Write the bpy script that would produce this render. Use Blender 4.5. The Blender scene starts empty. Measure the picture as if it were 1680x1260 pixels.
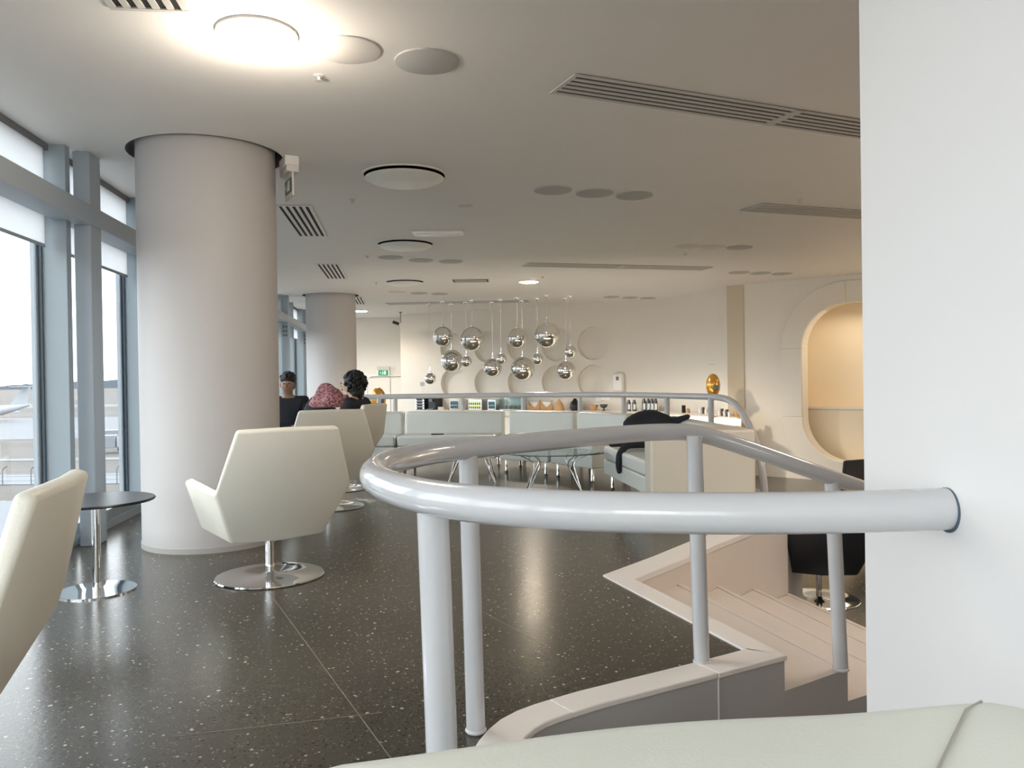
import bpy, bmesh, math, random
from mathutils import Vector, Matrix
random.seed(7)
PI = math.pi
D = bpy.data
S = bpy.context.scene
COL = S.collection

# ------------------------------------------------------------------ camera, world, light, exposure
FOC = 1300.0; EYE = 1.14; HY = 619.0; ROLL = 0.015
cam = D.cameras.new('camera'); cam.sensor_fit = 'HORIZONTAL'; cam.sensor_width = 36.0
cam.lens = FOC / 1680 * 36; cam.clip_end = 6000; cam.clip_start = 0.02
co = D.objects.new('camera', cam); COL.objects.link(co)
co.location = (0, 0, EYE)
co.rotation_mode = 'XYZ'
co.matrix_world = (Matrix.Translation((0, 0, EYE)) @ Matrix.Rotation(math.radians(90) - math.atan((630 - HY) / FOC), 4, 'X')
                   @ Matrix.Rotation(-ROLL, 4, 'Z'))
S.camera = co

world = D.worlds.new('overcast_sky'); S.world = world; world.use_nodes = True
bg = world.node_tree.nodes['Background']
bg.inputs['Color'].default_value = (0.92, 0.955, 1.0, 1); bg.inputs['Strength'].default_value = 2.9

S.view_settings.view_transform = 'Standard'; S.view_settings.look = 'None'
S.view_settings.gamma = 1.0; S.view_settings.use_curve_mapping = False
S.view_settings.exposure = 0.84
S.cycles.use_denoising = True
S.cycles.max_bounces = 10; S.cycles.diffuse_bounces = 5; S.cycles.glossy_bounces = 4
S.cycles.transparent_max_bounces = 12; S.cycles.sample_clamp_indirect = 6.0

def W(y): return -2.35 - 0.137 * y                    # the window line on plan
WD = Vector((-0.1357, 0.9907, 0)); WN = Vector((0.9907, 0.1357, 0))     # along it, and into the room
CEIL = 2.76; LOW = -0.70

def light(name, kind, loc, energy, color, size=1, sy=None, rot=None):
    l = D.lights.new(name, kind); l.energy = energy; l.color = color
    if kind == 'AREA':
        l.shape = 'RECTANGLE'; l.size = size; l.size_y = sy or size
    elif kind == 'POINT': l.shadow_soft_size = size
    o = D.objects.new(name, l); COL.objects.link(o); o.location = loc
    if rot: o.rotation_euler = rot
    return o
# the window strip as a sampling portal (gives off nothing itself)
for y0, y1 in ((-3.4, 5.0), (5.0, 13.0), (13.0, 20.8)):
    ym = (y0 + y1) / 2
    p = light('window_portal', 'AREA', (W(ym) - 0.35, ym, 1.4), 1, (1, 1, 1), 2.8, (y1 - y0) / 0.99)
    p.data.cycles.is_portal = True
    p.matrix_world = Matrix.Translation((W(ym) - 0.35, ym, 1.35)) @ Matrix((( 0, WD.x, -WN.x, 0), (0, WD.y, -WN.y, 0), (1, 0, 0, 0), (0, 0, 0, 1)))
# warm lamp hidden at the top of the rounded niche
light('niche_lamp', 'AREA', (6.1, 13.2, 2.2), 9, (1.0, 0.84, 0.62), 2.2, 0.5, (0, 0, -0.7))
# unseen point lights added to fill the ceiling and the room
light('room_fill', 'POINT', (4.4, 5.4, 1.5), 17, (1.0, 0.80, 0.60), 0.4)
light('room_fill', 'POINT', (7.4, 9.3, 1.5), 75, (1.0, 0.78, 0.55), 0.4)
light('room_fill', 'POINT', (-0.6, -2.3, 1.7), 32, (1.0, 0.93, 0.85), 0.5)
light('room_fill', 'POINT', (4.6, -0.6, 1.7), 30, (1.0, 0.88, 0.75), 0.4)
light('bar_wall_fill', 'AREA', (0.3, 12.0, -0.45), 24, (1.0, 0.90, 0.76), 5.0, 0.5, (math.radians(115), 0, 0))  # unseen uplight added behind the sofas to brighten the bar wall
for lx, ly, le in ((0.31, 13.5, 560), (-3.6, 18.9, 60)):
    sp_ = light('downlight_beam', 'SPOT', (lx, ly, 2.70), le, (1.0, 0.88, 0.72)); sp_.data.spot_size = math.radians(150); sp_.data.spot_blend = 0.6; sp_.data.shadow_soft_size = 0.10
light('stair_fill', 'AREA', (3.3, 4.7, 2.7), 26, (1.0, 0.88, 0.80), 1.0, 1.0)  # added overhead light outside the view, brightens stairs and stair wall

# ------------------------------------------------------------------ materials
def mat(name, col, rough=0.5, metal=0.0, emit=None, estr=0, bump=0, bscale=40, coat=0, var=0, vscale=3, spec=None, trans=0):
    m = D.materials.new(name); m.use_nodes = True; nt = m.node_tree; n = nt.nodes
    b = n['Principled BSDF']
    b.inputs['Base Color'].default_value = (*col, 1); b.inputs['Roughness'].default_value = rough
    b.inputs['Metallic'].default_value = metal
    if spec is not None: b.inputs['Specular IOR Level'].default_value = spec
    if coat: b.inputs['Coat Weight'].default_value = coat; b.inputs['Coat Roughness'].default_value = 0.12
    if emit: b.inputs['Emission Color'].default_value = (*emit, 1); b.inputs['Emission Strength'].default_value = estr
    if trans: b.inputs['Transmission Weight'].default_value = trans
    tc = n.new('ShaderNodeTexCoord')
    nz = n.new('ShaderNodeTexNoise'); nz.inputs['Scale'].default_value = vscale; nz.inputs['Detail'].default_value = 4
    nt.links.new(tc.outputs['Object'], nz.inputs['Vector'])
    if var:
        mx = n.new('ShaderNodeMix'); mx.data_type = 'RGBA'
        mx.inputs['A'].default_value = (*[c * (1 - var) for c in col], 1)
        mx.inputs['B'].default_value = (*[min(1, c * (1 + var)) for c in col], 1)
        nt.links.new(nz.outputs['Fac'], mx.inputs['Factor']); nt.links.new(mx.outputs['Result'], b.inputs['Base Color'])
    if bump:
        n2 = n.new('ShaderNodeTexNoise'); n2.inputs['Scale'].default_value = bscale; n2.inputs['Detail'].default_value = 3
        nt.links.new(tc.outputs['Object'], n2.inputs['Vector'])
        bp = n.new('ShaderNodeBump'); bp.inputs['Strength'].default_value = bump; bp.inputs['Distance'].default_value = 0.01
        nt.links.new(n2.outputs['Fac'], bp.inputs['Height']); nt.links.new(bp.outputs['Normal'], b.inputs['Normal'])
    return m
M = {}
M['ceiling'] = mat('ceiling_paint', (0.86, 0.835, 0.80), 0.6, bump=0.03, bscale=8, var=0.02)
M['wall'] = mat('wall_paint', (0.80, 0.765, 0.70), 0.6, bump=0.05, bscale=12, var=0.02)
M['wall_white'] = mat('white_wall_paint', (0.79, 0.78, 0.775), 0.55, bump=0.05, bscale=15, var=0.01)
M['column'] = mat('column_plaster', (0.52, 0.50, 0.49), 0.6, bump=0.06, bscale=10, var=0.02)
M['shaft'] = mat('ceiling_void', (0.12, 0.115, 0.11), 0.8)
M['rail'] = mat('white_gloss_enamel', (0.56, 0.565, 0.58), 0.16, bump=0.04, bscale=60, coat=0.5, var=0.02, vscale=8)
M['leather'] = mat('white_leatherette', (0.70, 0.72, 0.68), 0.42, bump=0.12, bscale=120, var=0.03, vscale=4)
M['cream'] = mat('cream_leatherette', (0.80, 0.77, 0.67), 0.45, bump=0.12, bscale=120, var=0.03, vscale=5)
M['near_leather'] = mat('soft_white_leatherette', (0.72, 0.735, 0.66), 0.45, bump=0.04, bscale=260, var=0.02, vscale=3)
M['seam'] = mat('seam_thread', (0.38, 0.36, 0.31), 0.7)
M['chrome'] = mat('chrome', (0.86, 0.87, 0.88), 0.06, 1.0)
M['ball'] = mat('mirror_ball_chrome', (0.80, 0.79, 0.77), 0.035, 1.0)
M['satin'] = mat('satin_steel', (0.62, 0.62, 0.62), 0.28, 1.0)
M['black'] = mat('black_plastic', (0.012, 0.013, 0.016), 0.35)
M['cloth_black'] = mat('black_cloth', (0.010, 0.012, 0.018), 0.85, bump=0.4, bscale=60)
M['black_leather'] = mat('black_leather', (0.012, 0.014, 0.02), 0.55)
M['coping'] = mat('white_coping', (0.84, 0.80, 0.76), 0.45, bump=0.08, bscale=20, var=0.04)
M['riser'] = mat('curb_shade_grey', (0.44, 0.43, 0.43), 0.6, var=0.05)  # grey put into the curb and slab sides for their shade
M['stair'] = mat('stair_paint', (0.74, 0.67, 0.61), 0.5, bump=0.05, bscale=20, var=0.04)
M['frame'] = mat('grey_blue_frame_paint', (0.30, 0.355, 0.39), 0.5, bump=0.04, bscale=30, var=0.04)
M['frame_light'] = mat('pale_grey_steel_paint', (0.37, 0.415, 0.46), 0.5, bump=0.04, bscale=30, var=0.04)
M['gasket'] = mat('dark_gasket', (0.07, 0.11, 0.15), 0.5)
M['grille'] = mat('grille_paint', (0.62, 0.60, 0.57), 0.5)
M['slot'] = mat('slot_black', (0.02, 0.02, 0.02), 0.8)
M['disc'] = mat('speaker_cloth_grey', (0.52, 0.515, 0.50), 0.7, bump=0.2, bscale=300)
M['disc_pale'] = mat('disc_paint_pale', (0.74, 0.71, 0.67), 0.6)
M['dome'] = mat('ribbed_opal', (0.86, 0.86, 0.82), 0.3, bump=0.6, bscale=60)
M['lamp'] = mat('lamp_glow', (1, 1, 1), 0.4, emit=(1.0, 0.87, 0.70), estr=18)
M['lamp_far'] = mat('lamp_glow_far', (1, 1, 1), 0.4, emit=(1.0, 0.85, 0.64), estr=45)
M['panel_glow'] = mat('pale_panel', (0.85, 0.84, 0.80), 0.25, var=0.1, vscale=20)
M['led'] = mat('counter_led', (1, 1, 1), 0.4, emit=(1.0, 0.84, 0.55), estr=1.3)
M['niche'] = mat('niche_cream', (0.86, 0.76, 0.60), 0.6)
M['amber'] = mat('amber_gloss', (0.65, 0.33, 0.07), 0.18, 0.6)
M['green'] = mat('exit_green', (0.0, 0.25, 0.10), 0.4, emit=(0.0, 0.35, 0.14), estr=0.25)
M['sign_white'] = mat('sign_white', (0.85, 0.88, 0.85), 0.4)
M['skin'] = mat('skin', (0.34, 0.20, 0.13), 0.6)
M['skin_pale'] = mat('skin_pale', (0.55, 0.38, 0.27), 0.6)
M['hair'] = mat('black_hair', (0.008, 0.007, 0.008), 0.55, bump=0.8, bscale=60)
M['scarf'] = mat('dark_red_plaid', (0.32, 0.09, 0.10), 0.8, bump=0.5, bscale=30)
M['wood'] = mat('tan_wood', (0.50, 0.30, 0.14), 0.5, var=0.2, vscale=10)
M['ceramic'] = mat('white_ceramic', (0.80, 0.79, 0.76), 0.2)
M['steel_dark'] = mat('dark_steel', (0.12, 0.12, 0.13), 0.3, 0.8)
M['screen_teal'] = mat('teal_lit_shelf', (0.02, 0.05, 0.06), 0.2, emit=(0.10, 0.30, 0.34), estr=0.25)
M['screen_green'] = mat('green_lit_shelf', (0.1, 0.1, 0.04), 0.2, emit=(0.75, 0.85, 0.40), estr=0.55)
M['led_white'] = mat('edge_led', (1, 1, 1), 0.3, emit=(0.85, 0.88, 1.0), estr=1.4)
M['red_lamp'] = mat('red_beacon', (1, 0.1, 0.05), 0.3, emit=(1.0, 0.22, 0.12), estr=3)
M['plane'] = mat('aircraft_white', (0.30, 0.31, 0.33), 0.4)
M['taxi'] = mat('pale_tarmac', (0.128, 0.133, 0.143), 0.8, var=0.05, vscale=0.05)
M['snow'] = mat('thin_snow', (0.138, 0.148, 0.163), 0.8, var=0.1, vscale=0.2)
M['trees'] = mat('far_trees', (0.10, 0.12, 0.14), 0.9)
M['truck'] = mat('truck_grey', (0.17, 0.18, 0.2), 0.5)
# plaid on the scarf
nt = M['scarf'].node_tree; b = nt.nodes['Principled BSDF']
wv = nt.nodes.new('ShaderNodeTexVoronoi'); wv.inputs['Scale'].default_value = 14
cr = nt.nodes.new('ShaderNodeValToRGB'); e = cr.color_ramp.elements
e[0].position = 0.2; e[0].color = (0.10, 0.02, 0.03, 1); e[1].position = 0.75; e[1].color = (0.50, 0.24, 0.25, 1)
nt.links.new(wv.outputs['Distance'], cr.inputs['Fac']); nt.links.new(cr.outputs['Color'], b.inputs['Base Color'])
# thin glass: mostly clear, a little reflection
def glass(name, tint, f):
    m = D.materials.new(name); m.use_nodes = True; nt = m.node_tree; nt.nodes.clear()
    o = nt.nodes.new('ShaderNodeOutputMaterial'); t = nt.nodes.new('ShaderNodeBsdfTransparent'); t.inputs[0].default_value = (*tint, 1)
    g = nt.nodes.new('ShaderNodeBsdfGlossy'); g.inputs['Roughness'].default_value = 0.02
    lw = nt.nodes.new('ShaderNodeLayerWeight'); pw = nt.nodes.new('ShaderNodeMath'); pw.operation = 'POWER'; pw.inputs[1].default_value = 4.0
    fr = nt.nodes.new('ShaderNodeMath'); fr.operation = 'MULTIPLY_ADD'; fr.inputs[1].default_value = 0.55; fr.inputs[2].default_value = f
    nt.links.new(lw.outputs['Facing'], pw.inputs[0]); nt.links.new(pw.outputs[0], fr.inputs[0])
    mx = nt.nodes.new('ShaderNodeMixShader')
    nt.links.new(fr.outputs[0], mx.inputs[0]); nt.links.new(t.outputs[0], mx.inputs[1]); nt.links.new(g.outputs[0], mx.inputs[2])
    nt.links.new(mx.outputs[0], o.inputs[0]); return m
M['glass'] = glass('window_glass', (0.96, 0.98, 0.98), 0.03)
M['table_glass'] = glass('table_glass', (0.80, 0.88, 0.86), 0.08)
# roller blind: white fabric that lets light through
m = D.materials.new('blind_fabric'); m.use_nodes = True; nt = m.node_tree; b = nt.nodes['Principled BSDF']
b.inputs['Base Color'].default_value = (0.72, 0.73, 0.75, 1); b.inputs['Roughness'].default_value = 0.9
tr = nt.nodes.new('ShaderNodeBsdfTranslucent'); tr.inputs[0].default_value = (0.84, 0.85, 0.86, 1)
mx = nt.nodes.new('ShaderNodeMixShader'); mx.inputs[0].default_value = 0.72
nt.links.new(b.outputs[0], mx.inputs[1]); nt.links.new(tr.outputs[0], mx.inputs[2]); nt.links.new(mx.outputs[0], nt.nodes['Material Output'].inputs[0])
M['blind'] = m
# polished terrazzo
m = D.materials.new('polished_terrazzo'); m.use_nodes = True; nt = m.node_tree; n = nt.nodes; b = n['Principled BSDF']; L = nt.links.new
tc = n.new('ShaderNodeTexCoord')
def chips(scale, lo, hi, rnd=1.0):
    """Chips of random size: Voronoi distance, kept only in cells picked by the cell's random colour."""
    v = n.new('ShaderNodeTexVoronoi'); v.inputs['Scale'].default_value = scale; v.inputs['Randomness'].default_value = rnd
    nz = n.new('ShaderNodeTexNoise'); nz.inputs['Scale'].default_value = scale * 2.0
    ad = n.new('ShaderNodeMix'); ad.data_type = 'VECTOR'; ad.inputs['Factor'].default_value = 0.012
    L(tc.outputs['Object'], nz.inputs['Vector']); L(tc.outputs['Object'], ad.inputs['A']); L(nz.outputs['Color'], ad.inputs['B'])
    L(ad.outputs['Result'], v.inputs['Vector'])
    sp = n.new('ShaderNodeSeparateColor'); L(v.outputs['Color'], sp.inputs[0])
    c1 = n.new('ShaderNodeMath'); c1.operation = 'COMPARE'; c1.inputs[1].default_value = (lo + hi) / 2; c1.inputs[2].default_value = (hi - lo) / 2
    L(sp.outputs[0], c1.inputs[0])
    c2 = n.new('ShaderNodeMath'); c2.operation = 'MULTIPLY'; c2.inputs[1].default_value = 0.45
    L(sp.outputs[1], c2.inputs[0])
    c3 = n.new('ShaderNodeMath'); c3.operation = 'LESS_THAN'; L(v.outputs['Distance'], c3.inputs[0]); L(c2.outputs[0], c3.inputs[1])
    c4 = n.new('ShaderNodeMath'); c4.operation = 'MULTIPLY'; L(c1.outputs[0], c4.inputs[0]); L(c3.outputs[0], c4.inputs[1])
    return c4.outputs[0]
nb = n.new('ShaderNodeTexNoise'); nb.inputs['Scale'].default_value = 1.2; nb.inputs['Detail'].default_value = 6; L(tc.outputs['Object'], nb.inputs['Vector'])
cr = n.new('ShaderNodeValToRGB'); e = cr.color_ramp.elements
e[0].position = 0.3; e[0].color = (0.048, 0.043, 0.032, 1); e[1].position = 0.7; e[1].color = (0.076, 0.067, 0.051, 1); L(nb.outputs['Fac'], cr.inputs['Fac'])
nf = n.new('ShaderNodeTexNoise'); nf.inputs['Scale'].default_value = 140; nf.inputs['Detail'].default_value = 2; L(tc.outputs['Object'], nf.inputs['Vector'])
mf = n.new('ShaderNodeMix'); mf.data_type = 'RGBA'; mf.blend_type = 'OVERLAY'; mf.inputs['Factor'].default_value = 0.5
L(cr.outputs['Color'], mf.inputs['A']); L(nf.outputs['Fac'], mf.inputs['B'])
last = mf.outputs['Result']
for sc_, lo, hi, c in ((70, 0.0, 0.34, (0.016, 0.014, 0.011)), (120, 0.1, 0.40, (0.020, 0.018, 0.014)), (95, 0.72, 0.88, (0.17, 0.145, 0.105)), (62, 0.955, 1.0, (0.50, 0.46, 0.38)), (85, 0.40, 0.44, (0.42, 0.39, 0.33)), (130, 0.50, 0.56, (0.30, 0.27, 0.22))):
    mx = n.new('ShaderNodeMix'); mx.data_type = 'RGBA'; mx.inputs['B'].default_value = (*c, 1)
    L(chips(sc_, lo, hi), mx.inputs['Factor']); L(last, mx.inputs['A']); last = mx.outputs['Result']
L(last, b.inputs['Base Color'])
b.inputs['Roughness'].default_value = 0.21; b.inputs['IOR'].default_value = 1.42
nw = n.new('ShaderNodeTexNoise'); nw.inputs['Scale'].default_value = 45; nw.inputs['Detail'].default_value = 3; L(tc.outputs['Object'], nw.inputs['Vector'])
bw = n.new('ShaderNodeBump'); bw.inputs['Strength'].default_value = 0.10; bw.inputs['Distance'].default_value = 0.004
L(nw.outputs['Fac'], bw.inputs['Height']); L(bw.outputs['Normal'], b.inputs['Normal'])
M['terrazzo'] = m
# dry grass outside
m = D.materials.new('dry_winter_grass'); m.use_nodes = True; nt = m.node_tree; n = nt.nodes; b = n['Principled BSDF']; L = nt.links.new
tc = n.new('ShaderNodeTexCoord'); mp = n.new('ShaderNodeMapping'); mp.inputs['Scale'].default_value = (0.012, 0.05, 0.05)
nz = n.new('ShaderNodeTexNoise'); nz.inputs['Scale'].default_value = 1.0; nz.inputs['Detail'].default_value = 6
L(tc.outputs['Object'], mp.inputs['Vector']); L(mp.outputs[0], nz.inputs['Vector'])
cr = n.new('ShaderNodeValToRGB'); e = cr.color_ramp.elements
e[0].position = 0.35; e[0].color = (0.070, 0.058, 0.046, 1); e[1].position = 0.68; e[1].color = (0.103, 0.093, 0.083, 1)
L(nz.outputs['Fac'], cr.inputs['Fac']); L(cr.outputs[0], b.inputs['Base Color']); b.inputs['Roughness'].default_value = 0.9
M['field'] = m

# ------------------------------------------------------------------ helpers
def link(name, me, m, parent=None, loc=None, smooth=None):
    me.materials.clear()
    for x in (m if isinstance(m, (list, tuple)) else [m]): me.materials.append(x if not isinstance(x, str) else M[x])
    o = D.objects.new(name, me); COL.objects.link(o)
    if parent: o.parent = parent
    if loc: o.location = loc
    if smooth is not None:
        for p in me.polygons: p.use_smooth = True
        if smooth < 180: me.set_sharp_from_angle(angle=math.radians(smooth))
    return o
def tag(o, label=None, cat=None, group=None, kind=None):
    if label: o['label'] = label
    if cat: o['category'] = cat
    if group: o['group'] = group
    if kind: o['kind'] = kind
    return o
def empty(name, loc=(0, 0, 0), rz=0, **k):
    o = D.objects.new(name, None); COL.objects.link(o); o.location = loc; o.rotation_euler = (0, 0, rz); o.empty_display_size = 0.1
    return tag(o, **k)
def copy_tree(o, parent=None):
    c = o.copy(); COL.objects.link(c)
    if parent is not None: c.parent = parent
    for ch in list(o.children): copy_tree(ch, c)
    return c
def fresh(name):
    return D.meshes.new(name)
class MB:
    """Collects vertices and faces into one mesh."""
    def __init__(s): s.v = []; s.f = []; s.m = []
    def add(s, vs, fs, mi=0):
        k = len(s.v); s.v += [tuple(v) for v in vs]; s.f += [tuple(i + k for i in f) for f in fs]; s.m += [mi] * len(fs); return s
    def box(s, x0, x1, y0, y1, z0, z1, mt=None, mi=0):
        vs = [Vector((x, y, z)) for z in (z0, z1) for y in (y0, y1) for x in (x0, x1)]
        if mt: vs = [mt @ v for v in vs]
        return s.add(vs, [(0, 2, 3, 1), (4, 5, 7, 6), (0, 1, 5, 4), (2, 6, 7, 3), (0, 4, 6, 2), (1, 3, 7, 5)], mi)
    def prism(s, pts, z0, z1, mi=0, mside=None):
        n = len(pts)
        a = sum(pts[i][0] * pts[(i + 1) % n][1] - pts[(i + 1) % n][0] * pts[i][1] for i in range(n))
        if a < 0: pts = pts[::-1]
        k = len(s.v)
        s.v += [(p[0], p[1], z0) for p in pts] + [(p[0], p[1], z1) for p in pts]
        s.f += [tuple(k + i for i in range(n - 1, -1, -1)), tuple(k + n + i for i in range(n))]; s.m += [mi, mi]
        for i in range(n):
            j = (i + 1) % n
            s.f.append((k + i, k + j, k + n + j, k + n + i)); s.m.append(mi if mside is None else mside)
        return s
    def lathe(s, prof, seg=32, c=(0, 0, 0), mt=None, mi=0):
        n = len(prof); vs = []
        for i in range(seg):
            a = 2 * PI * i / seg
            for r, z in prof:
                v = Vector((c[0] + r * math.cos(a), c[1] + r * math.sin(a), c[2] + z)); vs.append(mt @ v if mt else v)
        fs = []
        for i in range(seg):
            j = (i + 1) % seg
            for q in range(n - 1): fs.append((i * n + q, j * n + q, j * n + q + 1, i * n + q + 1))
        if prof[0][0] > 1e-6: fs.append(tuple(i * n for i in range(seg - 1, -1, -1)))
        if prof[-1][0] > 1e-6: fs.append(tuple(i * n + n - 1 for i in range(seg)))
        return s.add(vs, fs, mi)
    def tube(s, pts, r, seg=12, mi=0, cap=True):
        pts = [Vector(p) for p in pts]; n = len(pts); rs = r if isinstance(r, (list, tuple)) else [r] * n
        vs = []; up = None
        for i, p in enumerate(pts):
            t = (pts[min(i + 1, n - 1)] - pts[max(i - 1, 0)]).normalized()
            if up is None:
                up = Vector((0, 0, 1)) if abs(t.z) < 0.9 else Vector((1, 0, 0))
            up = (up - t * up.dot(t)).normalized(); sd = t.cross(up)
            for q in range(seg):
                a = 2 * PI * q / seg; vs.append(p + (up * math.cos(a) + sd * math.sin(a)) * rs[i])
        fs = [(i * seg + q, i * seg + (q + 1) % seg, (i + 1) * seg + (q + 1) % seg, (i + 1) * seg + q) for i in range(n - 1) for q in range(seg)]
        if cap: fs += [tuple(range(seg - 1, -1, -1)), tuple((n - 1) * seg + q for q in range(seg))]
        return s.add(vs, fs, mi)
    def sphere(s, c, r, seg=24, rings=14, mi=0):
        rx, ry, rz = r if isinstance(r, (list, tuple)) else (r, r, r)
        vs = [(c[0], c[1], c[2] - rz)]
        for i in range(1, rings):
            a = -PI / 2 + PI * i / rings
            for q in range(seg):
                b_ = 2 * PI * q / seg; vs.append((c[0] + rx * math.cos(a) * math.cos(b_), c[1] + ry * math.cos(a) * math.sin(b_), c[2] + rz * math.sin(a)))
        vs.append((c[0], c[1], c[2] + rz)); fs = []
        for q in range(seg):
            fs.append((0, 1 + (q + 1) % seg, 1 + q)); l = 1 + (rings - 2) * seg
            fs.append((len(vs) - 1, l + q, l + (q + 1) % seg))
        for i in range(rings - 2):
            for q in range(seg):
                a = 1 + i * seg; fs.append((a + q, a + (q + 1) % seg, a + seg + (q + 1) % seg, a + seg + q))
        return s.add(vs, fs, mi)
    def mesh(s, name):
        me = fresh(name); me.from_pydata(s.v, [], s.f); me.update(); return me
    def build(s, name, m, parent=None, smooth=None, bevel=0, bseg=2, loc=None, fix=True):
        me = s.mesh(name)
        o = link(name, me, m, parent, loc, smooth)
        if s.m and any(s.m):
            for p, i in zip(me.polygons, s.m): p.material_index = i
        if fix:
            bm = bmesh.new(); bm.from_mesh(me); bmesh.ops.recalc_face_normals(bm, faces=bm.faces); bm.to_mesh(me); bm.free()
        if bevel:
            md = o.modifiers.new('bevel', 'BEVEL'); md.width = bevel; md.segments = bseg; md.limit_method = 'ANGLE'; md.angle_limit = math.radians(35)
            md.harden_normals = False
            for p in me.polygons: p.use_smooth = True
            me.set_sharp_from_angle(angle=math.radians(75))
        return o
def catmull(pts, sub=8):
    pts = [Vector(p) for p in pts]; out = []
    q = [pts[0] * 2 - pts[1]] + pts + [pts[-1] * 2 - pts[-2]]
    for i in range(1, len(q) - 2):
        p0, p1, p2, p3 = q[i - 1:i + 3]
        for k in range(sub):
            t = k / sub
            out.append(0.5 * ((2 * p1) + (p2 - p0) * t + (2 * p0 - 5 * p1 + 4 * p2 - p3) * t * t + (3 * p1 - p0 - 3 * p2 + p3) * t ** 3))
    out.append(pts[-1]); return out
def offset(path, d):
    """A plan polyline moved sideways by d (to its left)."""
    out = []
    for i, p in enumerate(path):
        a = Vector(path[max(i - 1, 0)][:2]); c = Vector(path[min(i + 1, len(path) - 1)][:2]); t = (c - a).normalized()
        out.append((p[0] - t.y * d, p[1] + t.x * d))
    return out
def carve(o, cutters):
    """Cut the closed meshes in cutters out of o and throw the cutters away."""
    me = fresh('cutter'); 
    mb = MB()
    for c in cutters: mb.add(c.v, c.f)
    me.from_pydata(mb.v, [], mb.f); me.update()
    bm = bmesh.new(); bm.from_mesh(me); bmesh.ops.recalc_face_normals(bm, faces=bm.faces); bm.to_mesh(me); bm.free()
    k = D.objects.new('cutter', me); COL.objects.link(k)
    md = o.modifiers.new('cut', 'BOOLEAN'); md.object = k; md.operation = 'DIFFERENCE'; md.solver = 'EXACT'
    bpy.context.view_layer.update()
    ev = o.evaluated_get(bpy.context.evaluated_depsgraph_get())
    nm = D.meshes.new_from_object(ev); o.modifiers.clear(); old = o.data; o.data = nm
    D.objects.remove(k); D.meshes.remove(me)
    return o
def px(p, d, dz=None):
    """Plan x of the line of sight through photo column p at distance d (used to set positions out on plan)."""
    return (p - 840) / FOC * d

# ------------------------------------------------------------------ floors
void_edge = [(0.705, 1.52), (0.35, 1.50), (0.10, 1.60), (0.0, 1.80), (-0.04, 2.05), (-0.03, 2.30), (0.05, 2.55), (0.23, 2.70), (0.40, 2.80), (0.58, 2.90), (0.76, 3.00), (1.08, 3.18)]
far_wall = [(0.65, 4.42), (1.0, 4.85), (1.35, 5.30), (1.72, 5.75), (2.09, 6.10)]
plat_far = [(2.40, 6.6), (2.46, 7.3), (2.36, 8.6), (2.02, 9.6), (1.45, 10.5), (0.1, 11.1), (W(11.1) + 0.0, 11.2)]
poly = [(W(-3.5), -3.5), (9, -3.5), (9, 1.52)] + [(v.x, v.y) for v in catmull([(x, y, 0) for x, y in void_edge[:11]], 4)] + void_edge[11:] + far_wall + plat_far
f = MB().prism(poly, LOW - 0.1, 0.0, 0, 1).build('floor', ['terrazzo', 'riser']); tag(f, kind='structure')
f2 = MB().box(-8, 10, 0.8, 22, LOW - 0.3, LOW)
lowp = [(W(22), 22), (10, 22), (10, 1.0), (W(1.0), 1.0)]
f2 = MB().prism(lowp, LOW - 0.3, LOW).build('floor_lower', 'terrazzo'); tag(f2, kind='structure')
for a, c in (((-1.36, 4.33), (-0.42, 2.45)), ((-0.42, 2.45), (0.02, 1.57)), ((-1.11, 2.54), (-0.46, 2.70)), ((-0.18, 3.88), (0.12, 3.36))):
    t = (Vector(c) - Vector(a)).normalized(); s_ = Vector((-t.y, t.x)) * 0.0016
    MB().prism([(a[0] - s_.x, a[1] - s_.y), (c[0] - s_.x, c[1] - s_.y), (c[0] + s_.x, c[1] + s_.y), (a[0] + s_.x, a[1] + s_.y)], 0, 0.0012).build('divider_strip', mat('brass_strip', (0.20, 0.17, 0.12), 0.4), f)

# white coping round the stair well, in lengths
smooth_edge = [(v.x, v.y) for v in catmull([(x, y, 0) for x, y in void_edge[:11]], 4)]
def coping(i0, i1, w, z, name, parent, th=0.014, m='coping'):
    inner = offset(smooth_edge, w)[i0:i1]; outer_ = offset(smooth_edge, -0.008)[i0:i1]
    return MB().prism([tuple(p[:2]) for p in outer_] + [tuple(p) for p in inner[::-1]], z - th, z + 0.008).build(name, m, parent, bevel=0.004)
cp = empty('curb', (0, 0, 0), kind='structure')
for i0, i1 in ((0, 16), (15, 28), (27, 41)): coping(i0, i1, 0.125, 0, 'segment', cp)
MB().box(-.002, .002, -.006, 0, LOW, -.014, Matrix.Translation((.765, 3.0, 0)) @ Matrix.Rotation(.5, 4, 'Z')).build('joint_strip', 'coping', cp)
MB().prism([(0.768, 2.993), (1.09, 3.172), (0.955, 3.26), (0.70, 3.11)], -0.014, 0.008).build('segment', 'coping', cp, bevel=0.004)
MB().prism([(1.09, 3.172), (0.66, 4.424), (0.50, 4.50), (0.935, 3.25)], -0.014, 0.008).build('segment', 'coping', cp, bevel=0.004)
fo = [(x + .017, y - .017) for x, y in far_wall]
MB().prism([fo[0], fo[1], fo[2], (1.21, 5.40), (0.87, 4.95), (0.50, 4.50)], -0.03, 0.009).build('segment', 'coping', cp, bevel=0.004)
MB().prism([fo[2], fo[3], fo[4], (1.96, 6.22), (1.59, 5.86), (1.21, 5.40)], -0.03, 0.009).build('segment', 'coping', cp, bevel=0.004)
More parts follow.
